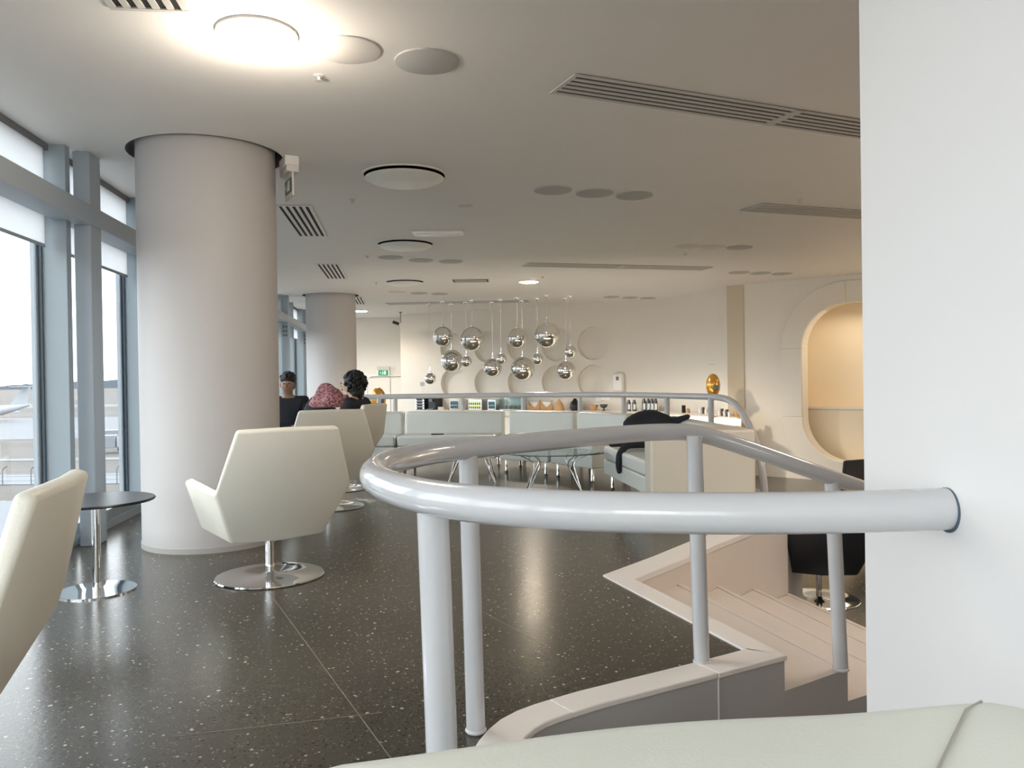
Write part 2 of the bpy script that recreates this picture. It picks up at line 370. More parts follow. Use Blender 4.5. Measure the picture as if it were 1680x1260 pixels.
# stair wall skin on the far side (warm white) over the slab edge
sw = MB()
fw = [Vector((x, y, 0)) for x, y in far_wall]
w2 = [(x + 0.012, y - 0.012) for x, y in far_wall]
o = MB().prism([tuple(p) for p in w2] + far_wall[::-1], LOW, -0.03).build('wall_stair', 'stair'); tag(o, kind='structure')
near_pts = [(1.08, 3.18), (1.43, 3.41), (1.80, 3.62), (2.2, 3.84), (2.62, 4.05)]
far_pts = [(0.66, 4.42), (1.01, 4.84), (1.37, 5.29), (1.74, 5.73), (2.11, 6.08)]
st = empty('stairs', (1.5, 4.4, LOW), kind='structure')
for i in range(4):
    z = -0.14 * (i + 1)
    p = [near_pts[i], near_pts[i + 1], far_pts[i + 1], far_pts[i]]
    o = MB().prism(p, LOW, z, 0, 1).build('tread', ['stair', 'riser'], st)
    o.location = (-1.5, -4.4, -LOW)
    me = o.data                                   # shade grey put only on the open near side, as on the curb
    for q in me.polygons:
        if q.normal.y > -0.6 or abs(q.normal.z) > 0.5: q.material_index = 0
    t = Vector((near_pts[i + 1][0] - far_pts[i + 1][0], near_pts[i + 1][1] - far_pts[i + 1][1], 0)).normalized()
    nrm = Vector((t.y, -t.x, 0)) * -0.03
    a, c = Vector((*near_pts[i + 1], 0)), Vector((*far_pts[i + 1], 0))
    if nrm.x > 0: nrm = -nrm
    o2 = MB().prism([(a.x, a.y), (c.x, c.y), (c.x + nrm.x, c.y + nrm.y), (a.x + nrm.x, a.y + nrm.y)], z, z + 0.006).build('nosing', 'stair', o)

# ------------------------------------------------------------------ ceiling with recesses round the columns
COLS = [(-2.165, 5.70), (-3.45, 15.2)]
ceil = MB().prism([(W(-3.5) - 0.02, -3.5), (W(22) - 0.02, 22), (10, 22), (10, -3.5)], CEIL, CEIL + 0.14).build('ceiling', 'ceiling')
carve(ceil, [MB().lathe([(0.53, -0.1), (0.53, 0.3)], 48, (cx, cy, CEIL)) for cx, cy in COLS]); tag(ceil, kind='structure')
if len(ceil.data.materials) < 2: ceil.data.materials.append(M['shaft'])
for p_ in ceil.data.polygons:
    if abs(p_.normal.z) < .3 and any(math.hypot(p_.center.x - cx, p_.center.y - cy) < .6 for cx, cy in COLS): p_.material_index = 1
o = MB().prism([(W(-3.5) - 0.02, -3.5), (W(22) - 0.02, 22), (10, 22), (10, -3.5)], CEIL + 0.34, CEIL + 0.5).build('roof_slab', 'shaft'); tag(o, kind='structure')
for i, (cx, cy) in enumerate(COLS):
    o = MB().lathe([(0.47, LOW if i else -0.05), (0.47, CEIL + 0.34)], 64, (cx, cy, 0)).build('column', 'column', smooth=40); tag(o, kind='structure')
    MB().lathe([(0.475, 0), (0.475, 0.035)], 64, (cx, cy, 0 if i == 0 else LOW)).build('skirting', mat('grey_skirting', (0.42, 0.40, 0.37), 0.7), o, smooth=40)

# ------------------------------------------------------------------ window wall
base_o = lambda off, y: Vector((W(y), y, 0)) + WN * off
def strip(off0, off1, y0, y1, z0, z1):
    pts = [base_o(off0, y0), base_o(off1, y0), base_o(off1, y1), base_o(off0, y1)]
    return MB().prism([(p.x, p.y) for p in pts], z0, z1)
o = strip(-0.2, 0.02, -3.5, 22, LOW - 0.3, 0.06).build('wall_window', 'frame_light'); tag(o, kind='structure')
o = strip(0.0, 0.19, -3.5, 21.0, 2.25, 2.385).build('beam', 'frame_light', bevel=0.004); tag(o, kind='structure')
o = strip(-0.14, -0.02, -3.5, 21.0, CEIL - 0.045, CEIL + 0.02).build('trim_1', mat('shadow_gap_grey', (0.16, 0.16, 0.165), 0.7)); tag(o, kind='structure')
STEP = 1.58; FIN0 = 5.36
nbay = 0
for k in range(-5, 10):
    y = FIN0 + k * STEP; nbay += 1
    w = empty('window_%d' % nbay, tuple(base_o(0, y)), kind='structure')
    Lc = w.location.copy()
    def part(mb, name, m, **kw):
        ob = mb.build(name, m, w, **kw); ob.location = -Lc; return ob
    part(strip(-0.11, 0.085, y, y + 0.075, 0.06, CEIL), 'mullion', 'frame', bevel=0.003)
    part(strip(-0.085, -0.07, y - 0.02, y, 0.06, CEIL), 'gasket', 'gasket')
    part(strip(-0.13, -0.095, y - 0.045, y, 0.06, CEIL), 'sash', 'frame_light')
    yb = y - STEP
    part(strip(-0.105, -0.095, yb + 0.075, y - 0.045, 0.14, 2.30), 'pane', 'glass')
    part(strip(-0.105, -0.095, yb + 0.075, y - 0.045, 2.36, CEIL), 'pane', 'glass')
    part(strip(-0.13, 0.0, yb + 0.075, y - 0.05, 0.06, 0.14), 'bottom_rail', 'frame')
    part(strip(-0.13, -0.06, yb + 0.075, y - 0.05, 2.30, 2.36), 'transom', 'frame')
names = {0: 'white roller blind half lowered at the first visible window bay', 1: 'white roller blind in the window bay between the near steel post and the thick column',
         2: 'white roller blind in the bay hidden behind the thick near column'}
for k in range(-1, 10):
    y = FIN0 + k * STEP; yb = y - STEP
    b_ = empty('roller_blind', tuple(base_o(0, y)), label=names.get(k, 'white roller blind high on the far window wall beyond the thick near column'), cat='blind', group='roller blinds along the window wall')
    Lc = b_.location.copy()
    a = strip(-0.032, -0.028, yb + 0.09, y - 0.06, 2.07, CEIL - 0.03).build('fabric', 'blind', b_); a.location = -Lc
    a = strip(-0.036, -0.024, yb + 0.09, y - 0.06, 2.055, 2.075).build('bottom_bar', 'frame', b_); a.location = -Lc
for k in range(-2, 5):
    y = 5.52 + k * 3.16
    o = strip(0.07, 0.18, y, y + 0.20, 0.0 if y < 11 else LOW, CEIL).build('pillar', 'frame_light', bevel=0.006); tag(o, kind='structure')
    if k > 0:
        for q in range(2):
            for r_ in range(3):
                p0 = base_o(0.10 + q * 0.05, y - 0.003); mt = Matrix.Translation((p0.x, p0.y, 2.16 - r_ * 0.08)) @ Matrix.Rotation(PI / 2, 4, 'X')
                MB().lathe([(0.016, 0), (0.016, 0.006)], 10, mt=mt).build('bolt_hole', 'gasket', o)

# ------------------------------------------------------------------ other walls
def wallpath(pts, th, z0, z1, name, m='wall', side=1):
    return MB().prism([tuple(p) for p in pts] + [tuple(p) for p in offset(pts, th * side)[::-1]], z0, z1).build(name, m)
bk_ctrl = [(-2.80, 20.0), (-2.12, 19.7), (0.14, 18.6), (0.83, 18.2), (1.70, 17.8), (2.55, 17.4), (3.20, 16.85), (3.70, 16.0), (3.93, 15.2), (3.96, 14.55)]
bk = [(v.x, v.y) for v in catmull([(x, y, 0) for x, y in bk_ctrl], 5)]
wb = wallpath(bk, 0.35, LOW, CEIL, 'wall_back')
def on_path(path, p):
    r = (p - 840) / FOC
    for a, c in zip(path, path[1:]):
        fa, fc = a[0] - r * a[1], c[0] - r * c[1]
        if fa * fc <= 0:
            t = fa / (fa - fc); return Vector((a[0] + (c[0] - a[0]) * t, a[1] + (c[1] - a[1]) * t, 0)), Vector((c[0] - a[0], c[1] - a[1], 0)).normalized()
    return Vector((*path[-1], 0)), Vector((1, 0, 0))
cut = []
for p in (745, 801, 856, 913.5, 974):
    for z in (1.02, 1.87):
        q, t = on_path(bk, p); nrm = Vector((t.y, -t.x, 0))
        rot = nrm.to_track_quat('Z', 'Y').to_matrix().to_4x4()
        cut.append(MB().lathe([(0.375, -0.13), (0.375, 0.3)], 40, mt=Matrix.Translation((q.x, q.y, z)) @ rot))
carve(wb, cut); tag(wb, kind='structure')
for p in wb.data.polygons: p.use_smooth = True
wb.data.set_sharp_from_angle(angle=math.radians(30))
o = MB().prism([(W(20.9) - 0.1, 20.9), (-2.80, 20.9), (-2.80, 20.0), (-2.55, 20.05), (-2.55, 21.2), (W(20.9) - 0.1, 21.2)], LOW, CEIL).build('wall_exit', 'wall'); tag(o, kind='structure')
# rounded doorway in the exit wall
dr = empty('door_1', (-3.2, 20.88, LOW), kind='structure')
def rrect(w, h, r, seg=10, z0=0.0, legs=False):
    pts = []
    cs = [(w / 2 - r, z0 + h - r, 0), (-w / 2 + r, z0 + h - r, 90)] + ([] if legs else [(-w / 2 + r, z0 + r, 180), (w / 2 - r, z0 + r, 270)])
    for cx, cz, a0 in cs:
        for i in range(seg + 1):
            a = math.radians(a0 + 90 * i / seg); pts.append((cx + r * math.cos(a), cz + r * math.sin(a)))
    if legs: pts = [(w / 2, z0)] + pts + [(-w / 2, z0)]
    return pts
pts = rrect(1.25, 1.93, 0.16, 8, legs=True)
MB().tube([(x, -0.01, z) for x, z in pts], 0.022, 8).build('frame', 'wall_white', dr, smooth=60)
MB().box(-0.60, -0.01, -0.02, 0.01, 0.0, 1.88).build('panel', 'wall', dr, bevel=0.004)
MB().box(0.01, 0.60, -0.02, 0.01, 0.0, 1.88).build('panel', 'wall', dr, bevel=0.004)
# pier beside the bar and the portal wall
o = MB().prism([(3.96, 14.55), (4.22, 14.40), (4.6, 15.2), (4.3, 15.6)], LOW, CEIL).build('wall_pier', mat('pier_paint', (0.62, 0.55, 0.44), 0.6)); tag(o, kind='structure')
PA, PB = Vector((4.2, 14.45, 0)), Vector((9.6, 9.83, 0)); PT = (PB - PA).normalized(); PN = Vector((PT.y, -PT.x, 0))
PMT = Matrix(((PT.x, -PN.x, 0, PA.x), (PT.y, -PN.y, 0, PA.y), (0, 0, 1, 0), (0, 0, 0, 1)))        # local x along the wall, y into it
wp = MB().box(0, 7.1, 0, 0.25, LOW, CEIL, PMT).build('wall_portal', 'wall')
def extr(pts, y0, y1, mt):
    n = len(pts); vs = [mt @ Vector((x, y0, z)) for x, z in pts] + [mt @ Vector((x, y1, z)) for x, z in pts]
    fs = [tuple(range(n)), tuple(range(2 * n - 1, n - 1, -1))] + [(i, n + i, n + (i + 1) % n, (i + 1) % n) for i in range(n)]
    return MB().add(vs, fs)
OC = 1.10 + 1.45                                                        # centre of the opening along the wall
shift = lambda pts, dx: [(x + dx, z) for x, z in pts]
carve(wp, [extr(shift(rrect(2.9, 2.68, 0.75, 14, -0.37), OC), -0.4, 0.6, PMT)]); tag(wp, kind='structure')
# surround: proud rounded frame in pieces with open joints
outer = shift(rrect(3.62, 3.40, 1.1, 14, -0.73), OC); inner = shift(rrect(2.9, 2.68, 0.75, 14, -0.37), OC)
n_ = len(outer); surround = empty('trim_2', tuple(PA), kind='structure')
cuts_at = [0, 14, 15, 29, 30, 44, 45, 59]
for a_, b2 in zip(cuts_at, cuts_at[1:] + [n_]):
    pieces = []
    idx = [i % n_ for i in range(a_, b2 + 1)]
    vs = []; fs = []
    for i in idx:
        for (x, z) in (outer[i], inner[i]):
            for yy in (-0.035, 0.0): vs.append(PMT @ Vector((x, yy, z)) - PA)
    for q in range(len(idx) - 1):
        k = q * 4; fs += [(k, k + 2, k + 6, k + 4), (k + 1, k + 5, k + 7, k + 3), (k, k + 4, k + 5, k + 1), (k + 2, k + 3, k + 7, k + 6)]
    e_ = (len(idx) - 1) * 4; fs += [(0, 1, 3, 2), (e_, e_ + 2, e_ + 3, e_ + 1)]
    MB().add(vs, fs).build('panel', 'wall', surround, bevel=0.012, bseg=2)
# the niche behind the opening
nb_ = MB().box(OC - 1.7, OC + 1.7, 0.95, 1.05, -0.7, 2.6, PMT).box(OC - 1.8, OC - 1.7, 0.2, 1.05, -0.7, 2.6, PMT).box(OC + 1.7, OC + 1.8, 0.2, 1.05, -0.7, 2.6, PMT)
nb_.box(OC - 1.8, OC + 1.8, 0.2, 1.05, 2.5, 2.6, PMT).box(OC - 1.8, OC + 1.8, 0.2, 1.05, -0.72, -0.45, PMT)
o = nb_.build('wall_niche', 'niche'); tag(o, kind='structure')
bn = MB().box(OC - 1.68, OC + 1.68, 0.42, 0.94, -0.45, 0.50, PMT).build('bench', 'niche', bevel=0.02)
tag(bn, 'cream built-in bench inside the lit rounded wall niche', 'bench')
MB().box(OC - 1.68, OC + 1.68, 0.40, 0.46, 0.50, 0.54, PMT).build('edge_lip', 'wall', bn)
# wall and post nearest on the right, back and side walls out of view
o = MB().box(0.705, 2.4, -3.5, 1.60, LOW, CEIL).build('wall_right', 'wall_white', bevel=0.01); tag(o, kind='structure')
o = MB().box(W(-3.5) - 0.1, 10, -3.7, -3.5, LOW, 0.35).box(W(-3.5) - 0.1, 10, -3.7, -3.5, 2.55, CEIL).box(W(-3.5) - 0.1, W(-3.5) + .1, -3.7, -3.5, .35, 2.55).box(0.7, 9.9, -3.7, -3.5, .35, 2.55).build('wall_rear', 'wall_white'); tag(o, kind='structure')
wr = empty('window_rear_fill', (-0.6, -3.6, 0.35), kind='structure')  # unseen window added behind the camera to light the sides facing it
for i in range(3):
    MB().box(-1.2 + i * .87 - .03, -1.2 + i * .87 + .03, -.05, .05, 0, 2.2).build('mullion', 'frame', wr)
MB().box(-1.18, 1.29, -.005, .005, 0, 2.2).build('pane', 'glass', wr)
pr_ = light('window_portal', 'AREA', (-0.57, -3.75, 1.45), 1, (1, 1, 1), 2.6, 2.2, (PI / 2, 0, PI)); pr_.data.cycles.is_portal = True
o = MB().box(9.9, 10.1, -3.5, 22, LOW, CEIL).build('wall_side', 'wall'); tag(o, kind='structure')

# ------------------------------------------------------------------ handrails
def rail(name, label, pts, posts, r=0.034, pr=0.031):
    o = empty(name, (pts[0][0], pts[0][1], 0), label=label, cat='railing'); Lc = o.location.copy()
    pp = catmull(pts, 12)
    for _ in range(60): pp = [pp[0]] + [(pp[i - 1] + pp[i] * 2 + pp[i + 1]) / 4 for i in range(1, len(pp) - 1)] + [pp[-1]]
    a = MB().tube(pp, r, 28).build('handrail', 'rail', o, smooth=60, fix=False); a.location = -Lc
    for (x, y, z0, z1, lean) in posts:
        a = MB().tube([(x + lean, y, z0), (x + lean * 0.5, y, (z0 + z1) / 2), (x, y, z1)], pr, 24).build('post', 'rail', o, smooth=60); a.location = -Lc
        MB().lathe([(pr + 0.004, 0), (pr + 0.004, 0.006), (pr, 0.01)], 24, (x + lean, y, z0 + 0.004)).build('collar', 'rail', a, smooth=60)
    return o
H = 0.914
near = [(0.708, 1.285, H + 0.002), (0.55, 1.28, H), (0.35, 1.28, H), (0.12, 1.32, H), (-0.05, 1.40, H), (-0.17, 1.51, H), (-0.262, 1.66, H), (-0.328, 1.84, H), (-0.346, 2.02, H), (-0.328, 2.20, H), (-0.25, 2.40, H),
        (-0.12, 2.57, H), (0.12, 2.80, H), (0.38, 3.02, H), (0.58, 3.15, H), (0.73, 3.23, 0.905), (0.84, 3.27, 0.875), (1.06, 3.31, 0.80), (1.36, 3.38, 0.69), (1.62, 3.52, 0.60), (2.0, 3.7, 0.45), (2.3, 3.85, 0.32)]
rr_ = rail('railing', 'white tubular handrail looping round the stair well, fixed to the white wall', near,
     [(-0.158, 1.535, 0.0, H, 0.02), (-0.145, 2.545, 0.0, H, 0.012), (0.715, 3.12, 0.0, 0.90, 0.018), (1.365, 3.395, -0.14, 0.69, 0.03), (2.15, 3.80, -0.42, 0.40, 0)])
MB().lathe([(0.034, 0), (0.0365, 0), (0.0365, 0.004), (0.034, 0.004)], 28, mt=Matrix.Translation((-0.002, 0, H)) @ Matrix.Rotation(-PI / 2, 4, 'Y')).build('wall_gasket', 'gasket', rr_, smooth=60)
far = [(-2.5, 10.9, 0.9), (-1.9, 10.9, 0.9), (px(648, 10.9), 10.9, 0.9), (px(758, 10.85), 10.85, 0.9), (px(858, 10.7), 10.7, 0.9), (px(951, 10.4), 10.4, 0.9), (px(1023, 9.95), 9.95, 0.9),
       (px(1094, 9.2), 9.2, 0.9), (px(1150, 8.6), 8.6, 0.9), (px(1178, 8.3), 8.3, 0.9), (px(1198, 8.0), 8.0, 0.875), (px(1213, 7.75), 7.75, 0.80), (px(1229, 7.4), 7.4, 0.66), (px(1241, 7.15), 7.15, 0.47), (px(1248, 7.05), 7.05, 0.30), (px(1252, 7.0), 7.0, 0.10), (px(1253, 7.0), 7.0, 0.0)]
rail('railing', 'white handrail behind the far curved sofas, ending in a bend down to the floor', far,
     [(px(p, d), d, 0.0, 0.9, 0) for p, d in ((621, 10.9), (648, 10.9), (758, 10.85), (858, 10.7), (951, 10.4), (1023, 9.95), (1094, 9.2), (1166, 8.42))])

# ------------------------------------------------------------------ swivel chairs
def make_chair(label, m='cream', mbase='chrome', group='white swivel lounge chairs'):
    r = empty('lounge_chair', label=label, cat='chair', group=group)
    tb, md, bt = [], [], []
    V = {'tl': (-.275, -.45, .88), 'tr': (.275, -.45, .88), 'ml': (-.375, -.36, .55), 'mr': (.375, -.36, .55), 'bl': (-.26, -.19, .25), 'br': (.26, -.19, .25),
         'tm': (0, -.475, .885), 'mm': (0, -.42, .55), 'bm': (0, -.23, .245),
         'al': (-.43, .20, .57), 'ar': (.43, .20, .57), 'fl': (-.34, .20, .285), 'fr': (.34, .20, .285), 'fm': (0, .22, .275)}
    k = list(V); ix = {n_: i for i, n_ in enumerate(k)}
    F = [('tl', 'tm', 'mm', 'ml'), ('tm', 'tr', 'mr', 'mm'), ('ml', 'mm', 'bm', 'bl'), ('mm', 'mr', 'br', 'bm'), ('al', 'ml', 'bl', 'fl'), ('mr', 'ar', 'fr', 'br'), ('bl', 'bm', 'fm', 'fl'), ('bm', 'br', 'fr', 'fm')]
    mb = MB().add([V[n_] for n_ in k], [tuple(ix[n_] for n_ in f_) for f_ in F])
    sh = mb.build('shell', m, r, fix=False)
    bm = bmesh.new(); bm.from_mesh(sh.data); bmesh.ops.recalc_face_normals(bm, faces=bm.faces)
    c_ = Vector((0, 0, .55))
    f0 = bm.faces[0] if True else None
    bm.faces.ensure_lookup_table()
    if bm.faces[0].normal.y > 0: bmesh.ops.reverse_faces(bm, faces=bm.faces)
    bm.to_mesh(sh.data); bm.free()
    s1 = sh.modifiers.new('solid', 'SOLIDIFY'); s1.thickness = 0.055; s1.offset = -1
    s2 = sh.modifiers.new('bev', 'BEVEL'); s2.width = 0.018; s2.segments = 3; s2.limit_method = 'ANGLE'; s2.angle_limit = math.radians(22)
    for p in sh.data.polygons: p.use_smooth = True
    sh.data.set_sharp_from_angle(angle=math.radians(89))
    MB().add([(-.27, -.18, .315), (.27, -.18, .315), (.30, .22, .345), (-.30, .22, .345), (-.32, -.29, .40), (.32, -.29, .40), (.345, .27, .45), (-.345, .27, .45)],
             [(0, 3, 2, 1), (4, 5, 6, 7), (0, 1, 5, 4), (1, 2, 6, 5), (2, 3, 7, 6), (3, 0, 4, 7)]).build('seat_cushion', m, r, bevel=0.03, bseg=4)
    MB().lathe([(0.026, 0.012), (0.026, 0.30)], 24).build('pole', mbase, r, smooth=50)
    MB().lathe([(0.0, 0.0), (0.305, 0.0), (0.31, 0.004), (0.305, 0.010), (0.05, 0.016), (0.03, 0.03), (0.0, 0.03)], 48).build('base_plate', mbase, r, smooth=40)
    MB().lathe([(0.09, 0.235), (0.10, 0.25), (0.10, 0.29), (0.0, 0.29)], 20).build('mounting_plate', 'satin', r, smooth=50)
    return r
ch0 = make_chair('white swivel lounge chair with a chrome disc base beside the thick column, seen from behind')
def put(o, x, y, fx, fy, z=0): o.location = (x, y, z); o.rotation_euler = (0, 0, math.atan2(-fx, fy)); return o
put(ch0, -1.43, 4.62, -.53, .85)
for (x, y, fx, fy, lb) in ((-1.62, 1.98, -.96, -.29, 'white lounge chair cut off by the edge of the picture, close beside the windows'),
                           (-1.66, 7.12, -.30, .95, 'white lounge chair with the red scarf heap on it, back turned to the camera'),
                           (-1.83, 8.28, -.97, .25, 'white lounge chair seen from the side, occupied by the curly haired person'),
                           (-2.68, 9.42, .15, -.98, 'white lounge chair behind the thick column, occupied by the person with short hair')):
    c = copy_tree(ch0); c['label'] = lb; put(c, x, y, fx, fy)
bc = make_chair('black lounge chair on a disc base in the lower lounge beside the stairs', 'black_leather', 'chrome', 'black swivel lounge chairs')
put(bc, 2.47, 6.42, .25, .97, LOW)
c = copy_tree(bc); c['label'] = 'black lounge chair far down in the lower lounge, half hidden by the white wall'; put(c, 3.93, 8.2, .2, -.98, LOW)

# low round table by the windows
t = empty('side_table', (-2.3, 4.35, 0), label='low round side table with a thin dark top between the window and the first chair', cat='table')
MB().lathe([(0, 0.49), (0.30, 0.49), (0.305, 0.497), (0.30, 0.504), (0, 0.504)], 40).build('table_top', 'black', t, smooth=40)
MB().lathe([(0.022, 0.01), (0.022, 0.49)], 16).build('pole', 'chrome', t, smooth=50)
MB().lathe([(0, 0), (0.2, 0), (0.2, 0.008), (0.03, 0.02), (0, 0.02)], 32).build('base_plate', 'chrome', t, smooth=40)

# ------------------------------------------------------------------ sofas
def sofa(label, bk0, bk1, fr1, fr0, group='white sofa modules of the curved lounge group', arm=None, zt=0.71, zs=0.43, bth=0.2):
    """bk0-bk1: the line of the backrest's front face; fr0-fr1: the front edge of the seat."""
    c = ((bk0[0] + fr1[0]) / 2, (bk0[1] + fr1[1]) / 2)
    r = empty('sofa_module', (c[0], c[1], 0), label=label, cat='sofa', group=group)
    sub = lambda pts: [(x - c[0], y - c[1]) for x, y in pts]
    MB().prism(sub([bk0, bk1, fr1, fr0]), 0.30, zs).build('seat_cushion', 'leather', r, bevel=0.025, bseg=3)
    g = 0.012
    MB().prism(sub([(bk0[0], bk0[1]), (bk1[0], bk1[1]), (fr1[0], fr1[1]), (fr0[0], fr0[1])]), 0.15, 0.295).build('base', 'leather', r, bevel=0.012)
    d = Vector((bk1[0] - bk0[0], bk1[1] - bk0[1])).normalized(); nrm = Vector((-d.y, d.x)); 
    if nrm.dot(Vector((fr1[0] - bk0[0], fr1[1] - bk0[1]))) > 0: nrm = -nrm
    o0, o1 = Vector(bk0) + nrm * bth, Vector(bk1) + nrm * bth
    MB().prism(sub([bk0, bk1, tuple(o1), tuple(o0)]), 0.15, zt).build('backrest', 'leather', r, bevel=0.03, bseg=3)
    for a, b2, c2 in ((fr0, bk0, fr1), (fr1, bk1, fr0), (tuple(o0), fr0, tuple(o1)), (tuple(o1), fr1, tuple(o0))):
        p = Vector(a) + (Vector(b2) - Vector(a)).normalized() * 0.08 + (Vector(c2) - Vector(a)).normalized() * 0.08
        MB().lathe([(0.022, 0.0), (0.024, 0.004), (0.018, 0.012), (0.018, 0.152)], 12, (p.x - c[0], p.y - c[1], 0)).build('leg', 'chrome', r, smooth=50)
    return r
sofa('grey-white sofa module at the end of the curved group, partly behind the white lounge chairs', (-2.05, 10.42), (-1.44, 10.38), (-1.47, 9.82), (-2.05, 9.86))
sofa('longest white sofa module of the curved group, in front of the far railing', (-1.40, 10.38), (-0.12, 10.22), (-0.22, 9.66), (-1.44, 9.82))
sofa('white sofa module next to the longest one, after the wedge-shaped gap', (-0.05, 10.12), (0.74, 9.66), (0.40, 9.12), (-0.16, 9.58))
sofa('short white sofa module where the curved group bends towards the stairs', (0.77, 9.62), (1.26, 8.85), (0.84, 8.42), (0.43, 9.08))
e5 = sofa('white sofa module with the black jacket on it and a tall cream end panel', (1.52, 8.30), (1.66, 6.55), (1.10, 6.50), (0.92, 8.05))
ex, ey = e5.location.x, e5.location.y
pan = MB().prism([(1.045 - ex, 6.02 - ey), (1.845 - ex, 6.02 - ey), (1.86 - ex, 6.5 - ey), (1.075 - ex, 6.47 - ey)], 0.05, 0.715).build('end_panel', mat('cream_panel', (0.68, 0.63, 0.52), 0.5, bump=0.08, bscale=80), e5, bevel=0.02, bseg=3)

# sofa back in front of the camera
s_ = empty('sofa', (0.3, 0.5, 0), label='white leather sofa back close to the camera with a stitched seam', cat='sofa')
def back_top(name, x0, x1):
    n1, n2 = 34, 12; vs = []; fs = []
    for i in range(n1 + 1):
        x = x0 + (x1 - x0) * i / n1
        yf = 0.712 + 0.15 * (x + 0.16) + 0.01 * math.sin(x * 9)
        hz = 0.814 - 0.35 * max(0, x - 0.47) + 0.006 * math.sin((x + .2) * 6) + (0.012 * math.exp(-((x - 0.46) / 0.12) ** 2))
        ed = 0.0
        if name == 'backrest':
            ed = max(0, 1 - (x - x0) / 0.035) ** 2 * 0.03
        for j in range(n2 + 1):
            a = PI * 0.5 * j / n2
            if j <= 0: y, z = 0.22, hz - ed - 0.03
            y = yf - 0.05 - ed + 0.05 * math.sin(a); z = hz - ed - 0.05 + 0.05 * math.cos(a)
            vs.append((x - .3, y - .5, z))
        vs.append((x - .3, yf - .5 - ed, 0.16)); vs.append((x - .3, 0.46 - .5, 0.16)); vs.append((x - .3, 0.30 - .5, hz - ed - 0.055)); vs.append((x - .3, 0.40 - .5, hz - ed - 0.006))
    w_ = n2 + 5
    for i in range(n1):
        for j in range(w_): fs.append((i * w_ + j, i * w_ + (j + 1) % w_, (i + 1) * w_ + (j + 1) % w_, (i + 1) * w_ + j))
    fs.append(tuple(range(w_))); fs.append(tuple(n1 * w_ + j for j in range(w_ - 1, -1, -1)))
    return MB().add(vs, fs).build(name, 'near_leather', s_, smooth=50)
back_top('backrest', -0.20, 0.66)
MB().tube([(.10 - .3, .33 - .5, 0.77), (.20 - .3, .455 - .5, 0.808), (.325 - .3, .62 - .5, 0.817), (.42 - .3, .738 - .5, 0.823), (.450 - .3, .765 - .5, .819), (.462 - .3, .785 - .5, .808), (.468 - .3, .797 - .5, .79), (.47 - .3, .803 - .5, .76), (.47 - .3, .804 - .5, .6)], 0.0014, 8).build('seam', 'seam', s_, smooth=60)
for x, y in ((-0.15, .62), (0.6, .72), (-0.15, .50), (0.6, .50)):
    MB().lathe([(0.02, 0), (0.02, 0.17)], 12, (x - .3, y - .5, 0)).build('leg', 'chrome', s_, smooth=50)

# ------------------------------------------------------------------ glass tables on wire legs
def wire_table(label, x, y, rx, ry, zt=0.40):
    r = empty('coffee_table', (x, y, 0), label=label, cat='table', group='glass coffee tables')
    n = 40; top = [(rx * math.cos(2 * PI * i / n), ry * math.sin(2 * PI * i / n)) for i in range(n)]
    MB().prism(top, zt - 0.010, zt).build('glass_top', 'table_glass', r, bevel=0.002)
    MB().tube([(px_ * 0.995, py_ * 0.995, zt - 0.014) for px_, py_ in top] + [(top[0][0] * .995, top[0][1] * .995, zt - 0.014)], 0.004, 6).build('rim', 'steel_dark', r, smooth=60)
    for i in range(4):
        a = PI / 4 + i * PI / 2
        c_, s2 = math.cos(a), math.sin(a)
        for da in (-0.28, 0.28):
            p = [(rx * .85 * math.cos(a + da), ry * .85 * math.sin(a + da), zt - 0.012), (rx * .52 * math.cos(a + da * .7), ry * .52 * math.sin(a + da * .7), zt - 0.10),
                 (rx * .62 * math.cos(a + da * .25), ry * .62 * math.sin(a + da * .25), zt - 0.24), (rx * .80 * c_, ry * .80 * s2, 0.004)]
            MB().tube(catmull(p, 5), 0.006, 8).build('leg', 'chrome', r, smooth=60)
    return r
wire_table('oval glass coffee table on chrome wire legs nearest the black jacket', 0.40, 7.85, 0.47, 0.36)
wire_table('oval glass coffee table partly hidden by the near railing, farther from the stairs', -0.45, 8.75, 0.45, 0.36)

# ------------------------------------------------------------------ jacket, scarf heap, phone
def blob_cloth(name, parent, m, chain, edges=None, sub=2):
    """Soft cloth mass from a skinned chain of (x, y, z, rx, ry)."""
    me = fresh(name); vs = [c_[:3] for c_ in chain]; es = edges or [(i, i + 1) for i in range(len(chain) - 1)]
    me.from_pydata(vs, es, []); me.update()
    o_ = link(name, me, m, parent)
    sk = o_.modifiers.new('skin', 'SKIN'); sk.use_smooth_shade = True
    bpy.context.view_layer.update()
    for i, c_ in enumerate(chain): me.skin_vertices[0].data[i].radius = (c_[3], c_[4] if len(c_) > 4 else c_[3])
    me.skin_vertices[0].data[0].use_root = True
    ss = o_.modifiers.new('sub', 'SUBSURF'); ss.levels = sub; ss.render_levels = sub
    return o_
jx, jy = 1.22, 7.35
j = empty('jacket', (jx, jy, 0.43), label='black jacket thrown over the white sofa module, one sleeve hanging over its edge', cat='jacket')
def lumpy(name, parent, m, c, rx, ry, rz, seed, amp=0.18, sub=3):
    bm = bmesh.new(); bmesh.ops.create_icosphere(bm, subdivisions=sub, radius=1.0)
    rnd = random.Random(seed); ws = [(Vector([rnd.uniform(-1, 1) for _ in range(3)]).normalized(), rnd.uniform(2, 5), rnd.uniform(0, 6)) for _ in range(7)]
    for v in bm.verts:
        k = 1 + amp * sum(math.sin(v.co.dot(w_) * f_ + p_) for w_, f_, p_ in ws) / 3
        v.co = Vector((v.co.x * rx * k, v.co.y * ry * k, max(v.co.z * rz * k, -rz * 0.55))) + Vector(c)
    me = fresh(name); bm.to_mesh(me); bm.free(); return link(name, me, m, parent, smooth=180)
